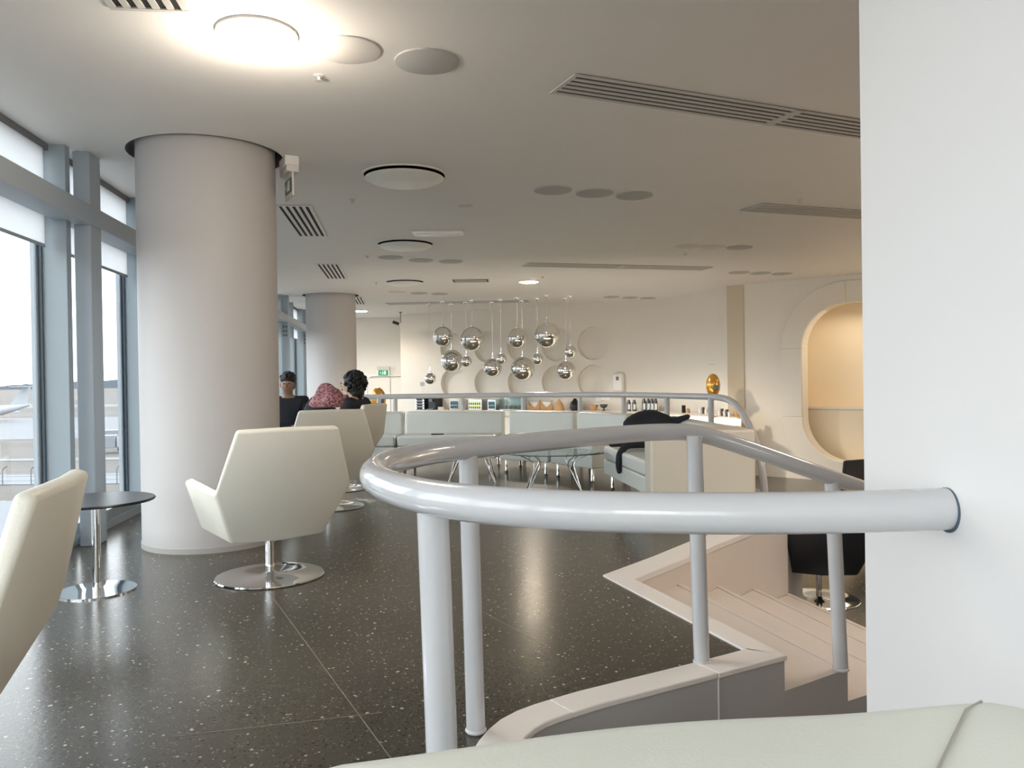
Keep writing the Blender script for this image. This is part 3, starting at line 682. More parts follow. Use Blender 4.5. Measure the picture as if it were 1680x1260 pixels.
lumpy('body', j, 'cloth_black', (0.12, 0.30, 0.20), 0.22, 0.24, 0.16, 3)
blob_cloth('shoulder', j, 'cloth_black', [(0.0, 0.25, 0.20, .09, .07), (0.10, 0.28, 0.29, .11, .08), (0.24, 0.22, 0.26, .08, .05), (0.34, 0.14, 0.28, .05, .035), (0.44, 0.05, 0.325, .035, .025)])
blob_cloth('sleeve', j, 'cloth_black', [(0.22, 0.15, 0.07, .07, .07), (0.0, 0.08, 0.075, .06, .05), (-0.17, 0.02, 0.06, .05, .035), (-0.235, 0.00, -0.02, .04, .03), (-0.245, -0.02, -0.12, .035, .03), (-0.24, -0.03, -0.20, .02, .02)])
blob_cloth('collar', j, 'cloth_black', [(-0.29, 0.30, 0.05, .03, .03), (-0.18, 0.2, 0.06, .04, .03), (-0.02, 0.1, 0.07, .05, .04)])
hp = empty('coat_heap', (-1.70, 7.22, 0.455), label='black coat with a dark red patterned scarf heaped between the two seated people', cat='coat')
lumpy('coat', hp, 'cloth_black', (-0.06, 0.04, 0.25), 0.19, 0.16, 0.30, 11, 0.10)
lumpy('scarf', hp, 'scarf', (0.04, -0.02, 0.51), 0.15, 0.11, 0.13, 5, 0.25)
ph = tag(MB().box(-0.08, 0.08, -0.04, 0.04, 0, 0.012).build('phone', 'black', bevel=0.003), 'small dark phone lying on the seat of the longest sofa module', 'phone')
ph.location = (-0.95, 10.0, 0.4305); ph.rotation_euler = (0, 0, 0.1)

# ------------------------------------------------------------------ people
def person(label, x, y, fx, fy, skin_m, cloth_m, hair_kind, tilt=0.0):
    r = empty('person', (x, y, 0), math.atan2(-fx, fy), label=label, cat='person')
    zh = 0.50
    # one continuous body: pelvis, spine, neck, head, arms, legs (facing +y)
    P = [(0, -.02, zh, .15, .12), (0, -.07, .68, .14, .10), (0, -.08, .86, .165, .10), (0, -.05, .955, .06, .055), (0, -.03, 1.01, .055, .055), (0, .0, 1.07, .085, .10), (0, -.005, 1.15, .085, .10),
         (-.17, -.07, .89, .06, .06), (-.24, -.02, .67, .045, .045), (-.15, .18, .60, .038, .038), (-.08, .26, .60, .03, .02),
         (.17, -.07, .89, .06, .06), (.24, -.02, .67, .045, .045), (.15, .18, .60, .038, .038), (.08, .26, .60, .03, .02),
         (-.10, .02, zh, .09, .09), (-.12, .42, .50, .065, .065), (-.12, .45, .10, .045, .045), (-.12, .53, .035, .035, .03),
         (.10, .02, zh, .09, .09), (.12, .42, .50, .065, .065), (.12, .45, .10, .045, .045), (.12, .53, .035, .035, .03)]
    E = [(0, 1), (1, 2), (2, 3), (3, 4), (4, 5), (5, 6), (2, 7), (7, 8), (8, 9), (9, 10), (2, 11), (11, 12), (12, 13), (13, 14), (0, 15), (15, 16), (16, 17), (17, 18), (0, 19), (19, 20), (20, 21), (21, 22)]
    blob_cloth('body', r, skin_m, P, E)
    g = 0.034
    keep = [0, 1, 2, 7, 8, 9, 11, 12, 13]; mp_ = {k: i for i, k in enumerate(keep)}
    blob_cloth('coat', r, cloth_m, [(*P[k][:3], P[k][3] + g, P[k][4] + g) for k in keep], [(mp_[a], mp_[c]) for a, c in E if a in mp_ and c in mp_])
    keep = [0, 15, 16, 17, 19, 20, 21]; mp2 = {k: i for i, k in enumerate(keep)}
    blob_cloth('trousers', r, 'cloth_black', [(*P[k][:3], P[k][3] + .012, P[k][4] + .012) for k in keep], [(mp2[a], mp2[c]) for a, c in E if a in mp2 and c in mp2])
    blob_cloth('collar', r, cloth_m, [(0, -.07, .90, .10, .09), (0, -.055, .96, .075, .07)])
    MB().add([(-.014, .085, 1.065), (.014, .085, 1.065), (0, .118, 1.07), (0, .088, 1.115)], [(0, 1, 2), (0, 2, 3), (1, 3, 2), (0, 3, 1)]).build('nose', skin_m, r, smooth=180)
    for s2 in (-1, 1):
        MB().sphere((s2 * .03, .085, 1.105), (.010, .006, .007), 10, 6).build('eye', 'black', r, smooth=180)
        MB().sphere((s2 * .078, -.005, 1.09), (.010, .018, .028), 10, 6).build('ear', skin_m, r, smooth=180)
    MB().sphere((0, .09, 1.035), (.024, .006, .006), 10, 6).build('mouth', 'scarf', r, smooth=180)
    hm = MB()
    if hair_kind == 'short':
        hm.sphere((0, -.05, 1.165), (.094, .095, .080), 20, 12); hm.sphere((0, -.065, 1.10), (.088, .07, .09), 16, 10)
        rnd = random.Random(2)
        for _ in range(40):
            a, e2 = rnd.uniform(0, 6.28), rnd.uniform(0.2, 1.5); hm.sphere((.082 * math.cos(a) * math.cos(e2), -.045 + .088 * math.sin(a) * math.cos(e2), 1.17 + .065 * math.sin(e2)), .02, 6, 5)
    else:
        hm.sphere((0, -.055, 1.125), (.105, .112, .105), 20, 12); hm.sphere((0, -.085, 1.02), (.09, .07, .09), 16, 10)
        rnd = random.Random(4)
        for _ in range(230):
            a, e2 = rnd.uniform(0, 6.28), rnd.uniform(-1.2, 1.5)
            v = Vector((.108 * math.cos(a) * math.cos(e2), -.06 + .115 * math.sin(a) * math.cos(e2), 1.11 + .112 * math.sin(e2)))
            if v.y > .03 and v.z < 1.16: continue
            hm.sphere(v, rnd.uniform(.016, .026), 7, 5)
    hm.build('hair', 'hair', r, smooth=180)
    return r
p1 = person('person in a black coat with short dark hair, half hidden behind the thick column', -2.64, 9.32, .10, -1, 'skin', 'cloth_black', 'short')
p2 = person('person with curly black hair in dark clothes, seated by the far column', -1.69, 8.26, -.97, .22, 'skin_pale', 'cloth_black', 'curly')
blob_cloth('scarf', p2, 'scarf', [(-.06, .03, .965, .03, .03), (0, .06, .955, .03, .03), (.06, .03, .965, .03, .03)])

# ------------------------------------------------------------------ ceiling fittings
def plan_c(p, y):    # ceiling point on plan seen in photo column p, row y
    h = HY - (p - 840) * ROLL; d = (CEIL - EYE) * FOC / (h - y); return px(p, d), d
# linear diffusers
def diffuser(label, x, y, ang, length, width, slots, m='grille', group='ceiling air diffusers', gap=None):
    r = empty('air_diffuser', (x, y, CEIL), ang, label=label, cat='vent', group=group)
    MB().box(0, length, 0, width, -0.004, -0.0005).build('backing', 'slot', r)
    n = slots; sw_ = width / (n * 2 + 1)
    for i in range(n + 1):
        MB().box(0, length, i * 2 * sw_, (i * 2 + 1) * sw_, -0.010, -0.003).build('slat', m, r)
    MB().box(-0.025, 0, 0, width, -0.011, -0.003).build('end_cap', m, r)
    MB().box(length, length + 0.025, 0, width, -0.011, -0.003).build('end_cap', m, r)
    if gap: MB().box(gap - .03, gap + .03, 0, width, -0.012, -0.002).build('cross_bar', m, r)
    return r
wang = math.atan2(WD.y, WD.x)
for (p0, yb, p1_, lb) in ((323, 17, 3.45, 'slatted ceiling diffuser cut off by the top edge, before the bright lamp'),):
    x, d = -1.375, 3.45
    diffuser(lb, x - WD.x * 1.6, d - WD.y * 1.6, wang, 1.6, 0.33, 5, group='short slatted diffusers along the windows')
for (p, y, ln, lb) in ((516, 338, 1.55, 'slatted ceiling diffuser just beyond the thick near column'), (560, 433, 1.6, 'slatted ceiling diffuser above the lounge chairs, second beyond the thick column'),
                       (597, 487, 1.5, 'slatted ceiling diffuser at the far column, mostly hidden by it')):
    x, d = plan_c(p, y); diffuser(lb, x, d, wang, ln, 0.33, 5, 'ceiling', group='short slatted diffusers along the windows')
x, d = plan_c(957, 122); diffuser('long slatted ceiling diffuser nearest the white wall, over the railing', x, d, math.atan2(5.05 - 4.24, 2.2 - 0.38), 3.4, 0.30, 5, gap=1.55)
x, d = plan_c(1258, 334); diffuser('long slatted ceiling diffuser running behind the white wall, above the stairs', x, d, math.atan2(.30, .85), 3.0, 0.34, 5, gap=2.2)
x, d = plan_c(872, 431); diffuser('long slatted ceiling diffuser over the curved sofas, beside the small lit downlight', x, d, math.atan2(12.0 - 11.3, 3.0 - .28), 2.85, 0.36, 5, gap=1.45)
x, d = plan_c(636, 497); diffuser('long thin ceiling diffuser between the column and the mirror balls', x, d, math.atan2(-.15, 3.0), 3.0, 0.40, 4, gap=1.5)
# flush discs in threes
def disc(label, p, y, m, rad=0.165, group='round flush ceiling speakers', lit=None):
    x, d = plan_c(p, y)
    if lit:
        r = empty('downlight', (x, d, CEIL), label=label, cat='lamp', group='lit round downlights')
        MB().lathe([(rad + .012, 0.0), (rad + .012, -0.012), (rad, -0.014), (rad - .01, -0.006)], 40).build('rim', 'ceiling', r, smooth=40)
        if lit == 'lamp': light('downlight_glow_fill', 'POINT', (x, d, CEIL - .26), 9.5, (1.0, .88, .74), .08)  # extra light below the dome, added to spread its glow over the ceiling
        MB().lathe([(rad - .01, -0.004), (rad - .012, -0.055), (rad * .8, -0.085), (rad * .4, -0.096), (0, -0.10)] if lit == 'lamp' else [(rad - .01, -0.004), (rad * .8, -0.020), (0, -0.03)], 40).build('diffuser', lit, r, smooth=60)
    else:
        r = MB().lathe([(rad, 0.002), (rad, -0.007), (rad - .008, -0.010), (0, -0.010)], 40).build('ceiling_speaker', m, smooth=30); r.location = (x, d, CEIL)
        tag(r, label, 'speaker', group)
disc('bright round downlight above the thick near column', 432, 56, None, 0.172, lit='lamp')
disc('small lit downlight above the mirror balls, beside the long diffuser', 870, 462, None, 0.165, lit='lamp_far')
disc('small lit downlight beside the far column', 594, 510, None, 0.16, lit='lamp_far')
TR = [((578, 83, 0), (709, 102, 1)), ((912, 312, 1), (980, 317, 1), (1045, 321, 1)), ((644, 422, 1), (694, 427, 1), (743, 429, 1)), ((1132, 404, 0), (1173, 405, 0), (1216, 406, 1)),
      ((1215, 447, 1), (1250, 448, 1), (1285, 449, 1)), ((1005, 487, 1), (1036, 488, 1), (1065, 489, 1)), ((655, 479, 0), (690, 481, 1), (724, 482, 1))]
where = ['beside the bright downlight', 'level with the nearest dome', 'beyond the second large dome', 'between two long diffusers',
         'near the ceiling edge by the rounded niche', 'near the curved back wall', 'between the last dome and the thin diffuser']
order = ['leftmost', 'middle', 'rightmost']
for tr, wh in zip(TR, where):
    for i, (p, y, g_) in enumerate(tr):
        disc(('pale' if not g_ else 'grey') + ' flush ceiling disc %s, %s of its row' % (wh, (['left one', 'right one'] if len(tr) == 2 else order)[i]), p, y, 'disc' if g_ else 'disc_pale')
# large shallow domes
for p, y, rad, lb in ((669, 288, .325, 'large ribbed round ceiling dome, biggest and nearest the exit sign'), (669, 400, .33, 'large round ceiling dome, middle of the row of three'), (667, 462, .31, 'large round ceiling dome, farthest and smallest looking of the row of three')):
    x, d = plan_c(p, y)
    r = empty('ceiling_dome', (x, d, CEIL), label=lb, cat='lamp', group='unlit round ceiling domes')
    MB().lathe([(rad + .012, 0.002), (rad + .012, -.006), (rad - .005, -.008), (rad - .005, 0.002)], 48).build('rim', 'ceiling', r, smooth=30)
    MB().lathe([(rad - .006, -.002), (0, -.002)], 48).build('recess', 'slot', r, smooth=30, fix=True)
    MB().lathe([(rad - .03, -.022), (rad - .012, -.027), (rad * .8, -.055), (rad * .4, -.072), (0, -.076)], 48).build('diffuser', 'dome', r, smooth=60)
    MB().lathe([(.06, 0), (.06, -.06)], 16).build('stem', 'satin', r, smooth=40)
# hatches, panels
def panel(name, label, p, y, w_, l_, m, cat):
    x, d = plan_c(p, y); r = empty(name, (x, d, CEIL), label=label, cat=cat)
    MB().box(-w_ / 2, w_ / 2, -l_ / 2, l_ / 2, -.010, .002).build('frame', 'disc_pale', r)
    MB().box(-w_ / 2 + .02, w_ / 2 - .02, -l_ / 2 + .02, l_ / 2 - .02, -.014, -.009).build('cover', m, r); return r
r = panel('ceiling_panel', 'bright shiny rectangular ceiling panel between the first two domes', 723, 382, .60, .36, 'panel_glow', 'panel')
MB().box(-.24, .24, -.012, .012, -.022, -.013).build('tube', 'satin', r)
r = panel('ceiling_panel', 'dark rectangular ceiling grille before the mirror balls', 775, 460, .62, .40, 'slot', 'panel')
for i in range(7): MB().box(-.27, .27, -.16 + i * .05, -.145 + i * .05, -.018, -.012).build('slat', 'grille', r)
panel('ceiling_panel', 'small square ceiling hatch beyond the nearest dome', 768, 336, .14, .16, 'grille', 'panel')
def sprinkler(label, p, y):
    x, d = plan_c(p, y); r = empty('sprinkler', (x, d, CEIL), label=label, cat='sprinkler', group='small ceiling sprinklers')
    MB().lathe([(.03, .002), (.03, -.004), (.010, -.008), (.007, -.025), (0, -.025)], 16).build('body', 'grille', r, smooth=40)
    MB().lathe([(0, -.026), (.02, -.026), (.021, -.028), (0, -.029)], 16).build('deflector', 'grille', r, smooth=40)
for a in (('tiny sprinkler between the bright downlight and the thick column', 532, 126), ('tiny sprinkler beside the nearest dome, towards the windows', 583, 328), ('tiny sprinkler beside the middle dome', 606, 420),
          ('tiny sprinkler beside the farthest dome', 620, 464), ('tiny sprinkler just before the long diffuser above the stairs', 1316, 328), ('tiny sprinkler below the pale discs in the middle right of the ceiling', 1127, 416),
          ('tiny sprinkler next to the small lit downlight over the mirror balls', 893, 454)): sprinkler(*a)
# exit signs
x, d = plan_c(481, 255)
r = empty('exit_sign', (x - .03, d + .1, CEIL), math.radians(-62), label='green exit sign hanging from the ceiling beside the thick column, seen edge-on', cat='sign')
MB().box(-.10, .10, -.05, .05, -.07, 0).build('housing', 'ceiling', r, bevel=.004)
MB().box(-.12, .12, -.045, .045, -.12, -.07).build('body', 'disc_pale', r, bevel=.006)
MB().box(-.12, .12, -.006, .006, -.29, -.12).build('panel', 'disc_pale', r)
def pictogram(par, x0, z0, s, y, flip=1):
    """white running figure, arrow and door on a green field"""
    g = MB().box(x0 - s * 1.0, x0 + s * 1.0, y - .001, y + .001, z0 - s * .5, z0 + s * .5).build('green_field', 'green', par)
    yy = y - .003
    MB().box(x0 + flip * s * .35 - s * .2, x0 + flip * s * .35 + s * .2, yy - .001, yy + .001, z0 - s * .36, z0 + s * .36).build('door_symbol', 'sign_white', par)
    MB().add([(x0 - flip * s * .75, yy, z0), (x0 - flip * s * .5, yy, z0 + s * .25), (x0 - flip * s * .5, yy, z0 - s * .25)], [(0, 1, 2)]).build('arrow_symbol', 'sign_white', par)
    f_ = MB(); q = x0 - flip * s * .08
    f_.box(q - s * .06, q + s * .06, yy - .001, yy + .001, z0 + s * .2, z0 + s * .34).box(q - s * .10, q + s * .10, yy - .001, yy + .001, z0 - s * .08, z0 + s * .16)
    f_.box(q - s * .2, q - s * .08, yy - .001, yy + .001, z0 - s * .36, z0 - s * .08).box(q + s * .04, q + s * .14, yy - .001, yy + .001, z0 - s * .34, z0 - s * .06)
    f_.build('running_figure', 'sign_white', par)
pictogram(r, 0, -.205, .10, -.009)
for c_ in r.children:
    if c_.name.startswith('green'): c_.data.materials[0] = mat('unlit_exit_green', (0.10, 0.17, 0.12), 0.4)
r = empty('exit_sign', (px(628, 20.7), 20.86, 1.14 + .22), label='small green exit sign on the far wall above the doorway', cat='sign')
MB().box(-.16, .16, -.06, .02, .02, .12).build('housing', 'grille', r, bevel=.005)
MB().box(-.16, .16, -.05, .0, -.12, .02).build('panel', 'sign_white', r)
pictogram(r, 0, -.05, .13, -.053)
# security camera on a rod
x, d = px(659, 19.2), 19.2
r = empty('security_camera', (x, d, CEIL), label='small black security camera on a rod below the ceiling near the exit door', cat='camera')
MB().lathe([(.04, 0), (.04, -.015), (.010, -.02), (.010, -.26)], 12).build('rod', 'steel_dark', r, smooth=40)
MB().box(-.10, .06, -.04, .04, -.32, -.25, Matrix.Rotation(.35, 4, 'Y')).build('body', 'black', r, bevel=.01)
# ------------------------------------------------------------------ mirror ball pendants
BALLS = [(728, 552, 16.5, 727, 494), (776, 556, 20, 775, 492), (850, 555, 16.5, 848, 488), (899, 550, 21, 899, 484), (742, 592, 18.5, 740, 500), (766, 593, 9, 763, 495), (809, 603, 15.5, 806, 495), (823, 589, 9, 820, 491),
         (858, 605, 20, 855, 493), (883, 589, 9.5, 882, 489), (937, 577, 10, 935, 485), (929, 608, 16, 925, 489), (706, 621, 9.5, 703, 498)]
BL = ['mirror ball hanging at the outer end of the upper row, nearest the exit door', 'large mirror ball second in the upper row from the exit door', 'mirror ball third in the upper row from the exit door',
      'largest mirror ball, highest and last of the upper row', 'large mirror ball in the lower row, overlapping the small one beside it', 'small mirror ball tucked beside the large ball of the lower row',
      'medium mirror ball low in the middle, left of the large central one', 'small mirror ball above the medium one in the middle', 'large mirror ball lowest in the centre of the cluster',
      'small mirror ball between the large central ball and the largest one', 'small mirror ball nearest the curved blank wall', 'medium mirror ball low down near the curved blank wall', 'small mirror ball hanging lowest, by the exit door']
for (p, y, rp, cpx, cy), lb in zip(BALLS, BL):
    h = HY - (cpx - 840) * ROLL; d = (CEIL - EYE) * FOC / (h - cy); d = min(d, 17.2)
    x = px(p, d); z = EYE + ((HY - (p - 840) * ROLL) - y) * d / FOC; rad = rp * d / FOC
    r = empty('pendant_lamp', (x, d, z), label='chrome ' + lb, cat='lamp', group='mirror ball pendants over the bar')
    MB().sphere((0, 0, 0), rad, 40, 24).build('globe', 'ball', r, smooth=180)
    MB().tube([(0, 0, rad - .01), (0, 0, CEIL - z - .03)], .004, 6).build('cord', 'satin', r)
    MB().lathe([(.03, rad - .012), (.03, rad + .02), (.008, rad + .04), (.008, rad + .12), (0, rad + .12)], 14).build('socket', 'chrome', r, smooth=40)
    MB().lathe([(.055, CEIL - z), (.055, CEIL - z - .02), (.03, CEIL - z - .05), (0, CEIL - z - .055)], 18).build('ceiling_cup', 'chrome', r, smooth=40)

# ------------------------------------------------------------------ bar counter and what stands on it
CT = 0.38
c_back = [(-2.1, 19.62), (.10, 18.55), (.80, 18.12), (1.64, 17.72), (2.45, 17.35), (3.05, 16.85), (3.55, 15.95), (3.78, 15.1), (4.0, 14.35)]
c_front = [(-2.35, 18.95), (-.15, 17.85), (.55, 17.45), (1.3, 17.0), (2.1, 16.4), (2.65, 15.75), (3.15, 15.0), (3.5, 14.35), (3.92, 13.8)]
r = empty('bar_counter', (0.5, 17.5, LOW), label='long curved white bar counter under the mirror balls, lit below its edge', cat='counter'); Lc = r.location.copy()
def cpart(fr, bk_, z0, z1, name, m):
    a = MB().prism(fr + bk_[::-1], z0, z1).build(name, m, r); a.location = -Lc; return a
cf2 = offset(c_front, 0.10)
cpart(cf2, c_back, LOW, CT - .10, 'body', 'wall'); cpart(c_front, c_back, CT - .03, CT, 'worktop', 'coping')
cpart(offset(c_front[4:], .02), offset(c_front[4:], .10), CT - .13, CT - .03, 'light_strip', 'led')
cpart(offset(c_front[:5], .02), offset(c_front[:5], .10), CT - .10, CT - .03, 'fascia', 'wall')
def dwall(p, off=.35):
    q, t = on_path(bk, p); return q.y - off
def on_counter(p, off=.35):
    q, t = on_path(bk, p); f_ = on_path(c_front, p)[0]
    d = max(f_.y + .10, q.y - off); return px(p, d), d
def cooler(name, label, p, w, h, kind, cat='fridge', off=.4):
    x, d = on_counter(p, off); r = empty(name, (x, d, CT), math.atan2(-1.1, 2.26), label=label, cat=cat)
    dep = .34
    MB().box(-w / 2, w / 2, 0, dep, 0, h).build('body', {'black': 'black', 'plain': 'black', 'white': 'ceramic', 'grey': 'satin'}[kind[0]], r, bevel=.006)
    if kind[1]:
        MB().box(-w / 2 + .03, w / 2 - .03, -.008, 0, .03, h - .05).build('glass_door', kind[1], r)
        n = max(3, int(w / .055))
        for row in range(kind[2]):
            for i in range(n):
                xx = -w / 2 + .05 + (w - .10) * i / (n - 1); zz = .035 + row * (h - .08) / kind[2]; hh = (h - .10) / kind[2] * .72
                MB().lathe([(.014, 0), (.014, hh * .6), (.006, hh * .8), (.006, hh), (0, hh)], 8, (xx, -.024, zz)).build('bottle', 'black' if kind[1] != 'screen_teal' else 'steel_dark', r, smooth=40)
            MB().box(-w / 2 + .03, w / 2 - .03, -.04, -.008, .028 + row * (h - .08) / kind[2], .034 + row * (h - .08) / kind[2]).build('shelf', 'satin', r)
    return r
r = cooler('drinks_rack', 'black drinks rack with bright edge lights at the exit end of the bar', 688.5, .24, .34, ('black', None, 0), 'rack')
for s2 in (-1, 1):
    for i in range(5): MB().box(s2 * .108 - .012, s2 * .108 + .012, -.012, 0, .02 + i * .063, .055 + i * .063).build('edge_light', 'led_white', r)
for i in range(4): MB().box(-.09, .09, -.01, 0, .07 + i * .07, .078 + i * .07).build('shelf', 'satin', r)
r = cooler('coffee_machine', 'plain black coffee machine beside the drinks rack', 708, .20, .33, ('plain', None, 0), 'machine')
MB().box(-.05, .05, -.06, 0, .20, .26).build('spout', 'steel_dark', r); MB().box(-.09, .09, -.10, 0, 0, .03).build('drip_tray', 'steel_dark', r)
cooler('mini_fridge', 'small teal-lit glass fridge on the bar, nearest the black coffee machine', 745, .27, .26, ('white', 'screen_teal', 2))
cooler('mini_fridge', 'small glass fridge with yellow-green lit bottles on the bar', 779, .36, .26, ('grey', 'screen_green', 2))
cooler('mini_fridge', 'small grey-blue glass fridge beside the display case', 806, .22, .25, ('grey', 'screen_teal', 2))
x, d = on_counter(836)
r = empty('display_case', (x, d, CT), math.atan2(-1.1, 2.26), label='glass display case of cups on the bar between fridge and baskets', cat='case')
MB().box(-.28, .28, 0, .3, 0, .02).build('base', 'ceramic', r); MB().box(-.28, .28, 0, .3, .29, .30).build('lid', 'satin', r)
MB().box(-.28, .28, .28, .29, .02, .29).build('rear_panel', 'satin', r); MB().box(-.28, .28, 0, .006, .02, .29).build('front_glass', 'table_glass', r)
for i in range(4): MB().lathe([(.03, 0), (.045, .08), (.04, .08), (0, .01)], 14, (-.18 + i * .12, .12, .02)).build('cup', 'satin', r, smooth=40)
def lathe_thing(name, label, p, prof, m, cat, group=None, off=.35, seg=20):
    x, d = on_counter(p, off); o_ = MB().lathe(prof, seg).build(name, m, smooth=40); o_.location = (x, d, CT); tag(o_, label, cat, group); return o_
o = MB().box(-.07, .07, -.06, .06, 0, .07).build('box', 'ceramic', bevel=.005); x, d = on_counter(723); o.location = (x, d, CT); tag(o, 'small white box on the bar beside the black coffee machine', 'box')
lathe_thing('tray', 'shallow beige tray on the bar next to the small white box', 733, [(0, 0), (.06, 0), (.07, .03), (.065, .03), (.055, .01), (0, .01)], 'wood', 'tray')
# two wave-shaped bread baskets with white liners, then a cone of bread
def basket(label, p, w):
    x, d = on_counter(p); r = empty('bread_basket', (x, d, CT), label=label, cat='basket', group='curved tan baskets on the bar')
    n = 12; vs = []; fs = []
    for i in range(n + 1):
        t_ = i / n; hgt = .07 + .17 * abs(2 * t_ - 1) ** 1.6
        for (yy, zz) in ((-.09, hgt), (-.05, 0), (.05, 0), (.09, hgt)): vs.append((-w / 2 + w * t_, yy, zz))
    for i in range(n):
        for j_ in range(3): k = i * 4 + j_; fs.append((k, k + 1, k + 5, k + 4))
    o_ = MB().add(vs, fs).build('basket', 'wood', r, smooth=60, fix=False); md = o_.modifiers.new('s', 'SOLIDIFY'); md.thickness = .012
    MB().box(-w * .38, w * .38, -.045, .045, .02, .20).build('liner', 'ceramic', r, bevel=.03, bseg=3)
basket('curved tan basket with a white liner, beside the display case', 876, .27)
basket('curved tan basket with a white liner, the one towards the bread cone', 896, .27)
lathe_thing('bread_cone', 'tan pointed bread stand on the bar beyond the two baskets', 917, [(0, 0), (.12, 0), (.10, .10), (.05, .20), (0, .27)], 'wood', 'bread')
lathe_thing('coffee_pot', 'round black coffee pot on the bar by the bowls', 943, [(0, 0), (.09, 0), (.12, .08), (.10, .18), (.05, .23), (.03, .27), (0, .27)], 'black', 'pot')
lathe_thing('fruit_bowl', 'wide tan wooden bowl on the bar', 973, [(0, 0), (.05, 0), (.07, .03), (.12, .13), (.11, .13), (.06, .04), (0, .03)], 'wood', 'bowl')
lathe_thing('bowl', 'dark footed bowl on the bar beside the tan wooden bowl', 990, [(0, 0), (.05, 0), (.015, .03), (.015, .05), (.07, .08), (.09, .14), (.08, .14), (0, .07)], 'steel_dark', 'bowl')
for i, (p, z) in enumerate(((981, .64), (988, .66), (996, .66))):
    q, t = on_path(bk, p); o = MB().box(-.055, .055, -.004, 0, -.06, .06).build('notice_card', 'sign_white')
    o.location = (q.x + t.y * .01, q.y - t.x * .02, z); o.rotation_euler = (0, 0, math.atan2(t.y, t.x)); tag(o, 'small white card on the wall above the dark footed bowl, one of three', 'card', 'white cards behind the bar')
# wall dispenser
q, t = on_path(bk, 1017); nrm = Vector((t.y, -t.x, 0)); a0 = math.atan2(t.y, t.x)
r = empty('dispenser', (q.x + nrm.x * .01, q.y + nrm.y * .01, .78), a0, label='tall white dispenser with rounded top mounted on the curved back wall', cat='dispenser')
MB().box(-.13, .13, -.16, .0, .0, .42).build('body', 'ceramic', r, bevel=.06, bseg=5)
MB().box(-.03, .03, -.166, -.158, .26, .34).build('window_slot', 'steel_dark', r); MB().box(-.09, .09, -.20, -.02, -.06, .02).build('spout', 'ceramic', r, bevel=.02)
# vacuum flasks
def flask(label, p, h=.25):
    x, d = on_counter(p, .45); r = empty('vacuum_flask', (x, d, CT), label=label, cat='flask', group='dark flasks on the bar')
    MB().lathe([(.045, 0), (.045, h * .75), (.03, h * .88), (.03, h), (0, h)], 16).build('body', 'steel_dark', r, smooth=40)
    MB().box(-.022, .022, -.050, -.040, .04, h * .62).build('paper_label', 'sign_white', r)
for i, p in enumerate((1031, 1040)): flask('dark flask with a white label near the wall dispenser, %s of that pair' % ('first' if i == 0 else 'second'), p, .24)
for i, p in enumerate((1056, 1063, 1069, 1075)): flask('dark flask with a white label, %s of the four standing above the black jacket' % ['first', 'second', 'third', 'last'][i], p, .27)
# cup rows
cm = MB().lathe([(0, 0), (.025, 0), (.034, .09), (.031, .09), (.022, .01), (0, .01)], 14)
cup0 = cm.build('cup', 'ceramic', smooth=50)
hd = MB().tube([(.03, 0, .075), (.055, 0, .065), (.055, 0, .03), (.028, 0, .02)], .005, 6).build('handle', 'ceramic', cup0, smooth=50)
glass0 = MB().lathe([(0, 0), (.022, 0), (.03, .13), (.027, .13), (.019, .01), (0, .01)], 14).build('drinking_glass', 'steel_dark', smooth=50)
cps = [(1148, 0), (1153, 1), (1158, 0), (1163, 1), (1168, 0), (1180, 0), (1184, 1), (1188, 0), (1192, 1), (1196, 0)]
nc = ng = 0
for p, kind_ in cps:
    src = glass0 if kind_ else cup0
    if kind_: o = src if ng == 0 else copy_tree(src); ng += 1
    else: o = src if nc == 0 else copy_tree(src); nc += 1
    x, d = on_counter(p, .5); o.location = (x, d, CT)
    tag(o, 'dark drinking glass in the row by the amber lamp at the end of the bar' if kind_ else 'white cup in the row by the amber lamp at the end of the bar', 'glass' if kind_ else 'cup', 'glasses at the end of the bar' if kind_ else 'cups at the end of the bar')
o = MB().box(-.035, .035, -.03, .03, 0, .15).build('card_holder', 'black', bevel=.004); x, d = on_counter(1121, .5); o.location = (x, d, CT); tag(o, 'small upright black card holder on the lit end of the bar', 'holder')
lathe_thing('sugar_pot', 'small brown sugar pot beside the black card holder', 1128, [(0, 0), (.04, 0), (.045, .06), (.02, .09), (0, .10)], 'wood', 'pot', off=.5)
lathe_thing('jug', 'short dark jug at the very end of the bar', 1208, [(0, 0), (.05, 0), (.055, .07), (.035, .12), (.04, .14), (0, .13)], 'wood', 'jug', off=.5)
# amber oval lamps
def amber(label, x, d, z0, zc, w, h, rz):
    r = empty('table_lamp', (x, d, z0), rz, label=label, cat='lamp', group='amber oval lamps')
    pts = [(w * math.cos(a) , h * math.sin(a)) for a in [2 * PI * i / 32 for i in range(32)]]
    MB().sphere((0, 0, zc - z0), (w, .10, h), 28, 16).build('shade', 'amber', r, smooth=180)
    MB().lathe([(.012, 0.01), (.012, zc - z0 - h + .02)], 10).build('stem', 'amber', r, smooth=50)
    MB().lathe([(0, 0), (.08, 0), (.08, .012), (0, .02)], 20).build('foot', 'amber', r, smooth=40)
    MB().box(0.01, w * .85, -.12, -.085, zc - z0 - h * .35, zc - z0 + h * .05).build('dark_plate', 'steel_dark', r, bevel=.006)
x, d = px(1171, 14.2), 14.25
amber('amber oval lamp standing among the cups at the end of the bar', x, d, CT, .94, .125, .21, -.3)
x, d = px(620, 17.5), 17.5
amber('amber rounded lamp behind the curly haired person, towards the exit door', x, d, LOW, .70, .17, .26, 0)
r = empty('sign_stand', (px(691, 18.75), 19.0, CT), label='small grey sign on a thin rod standing at the exit end of the bar', cat='sign')
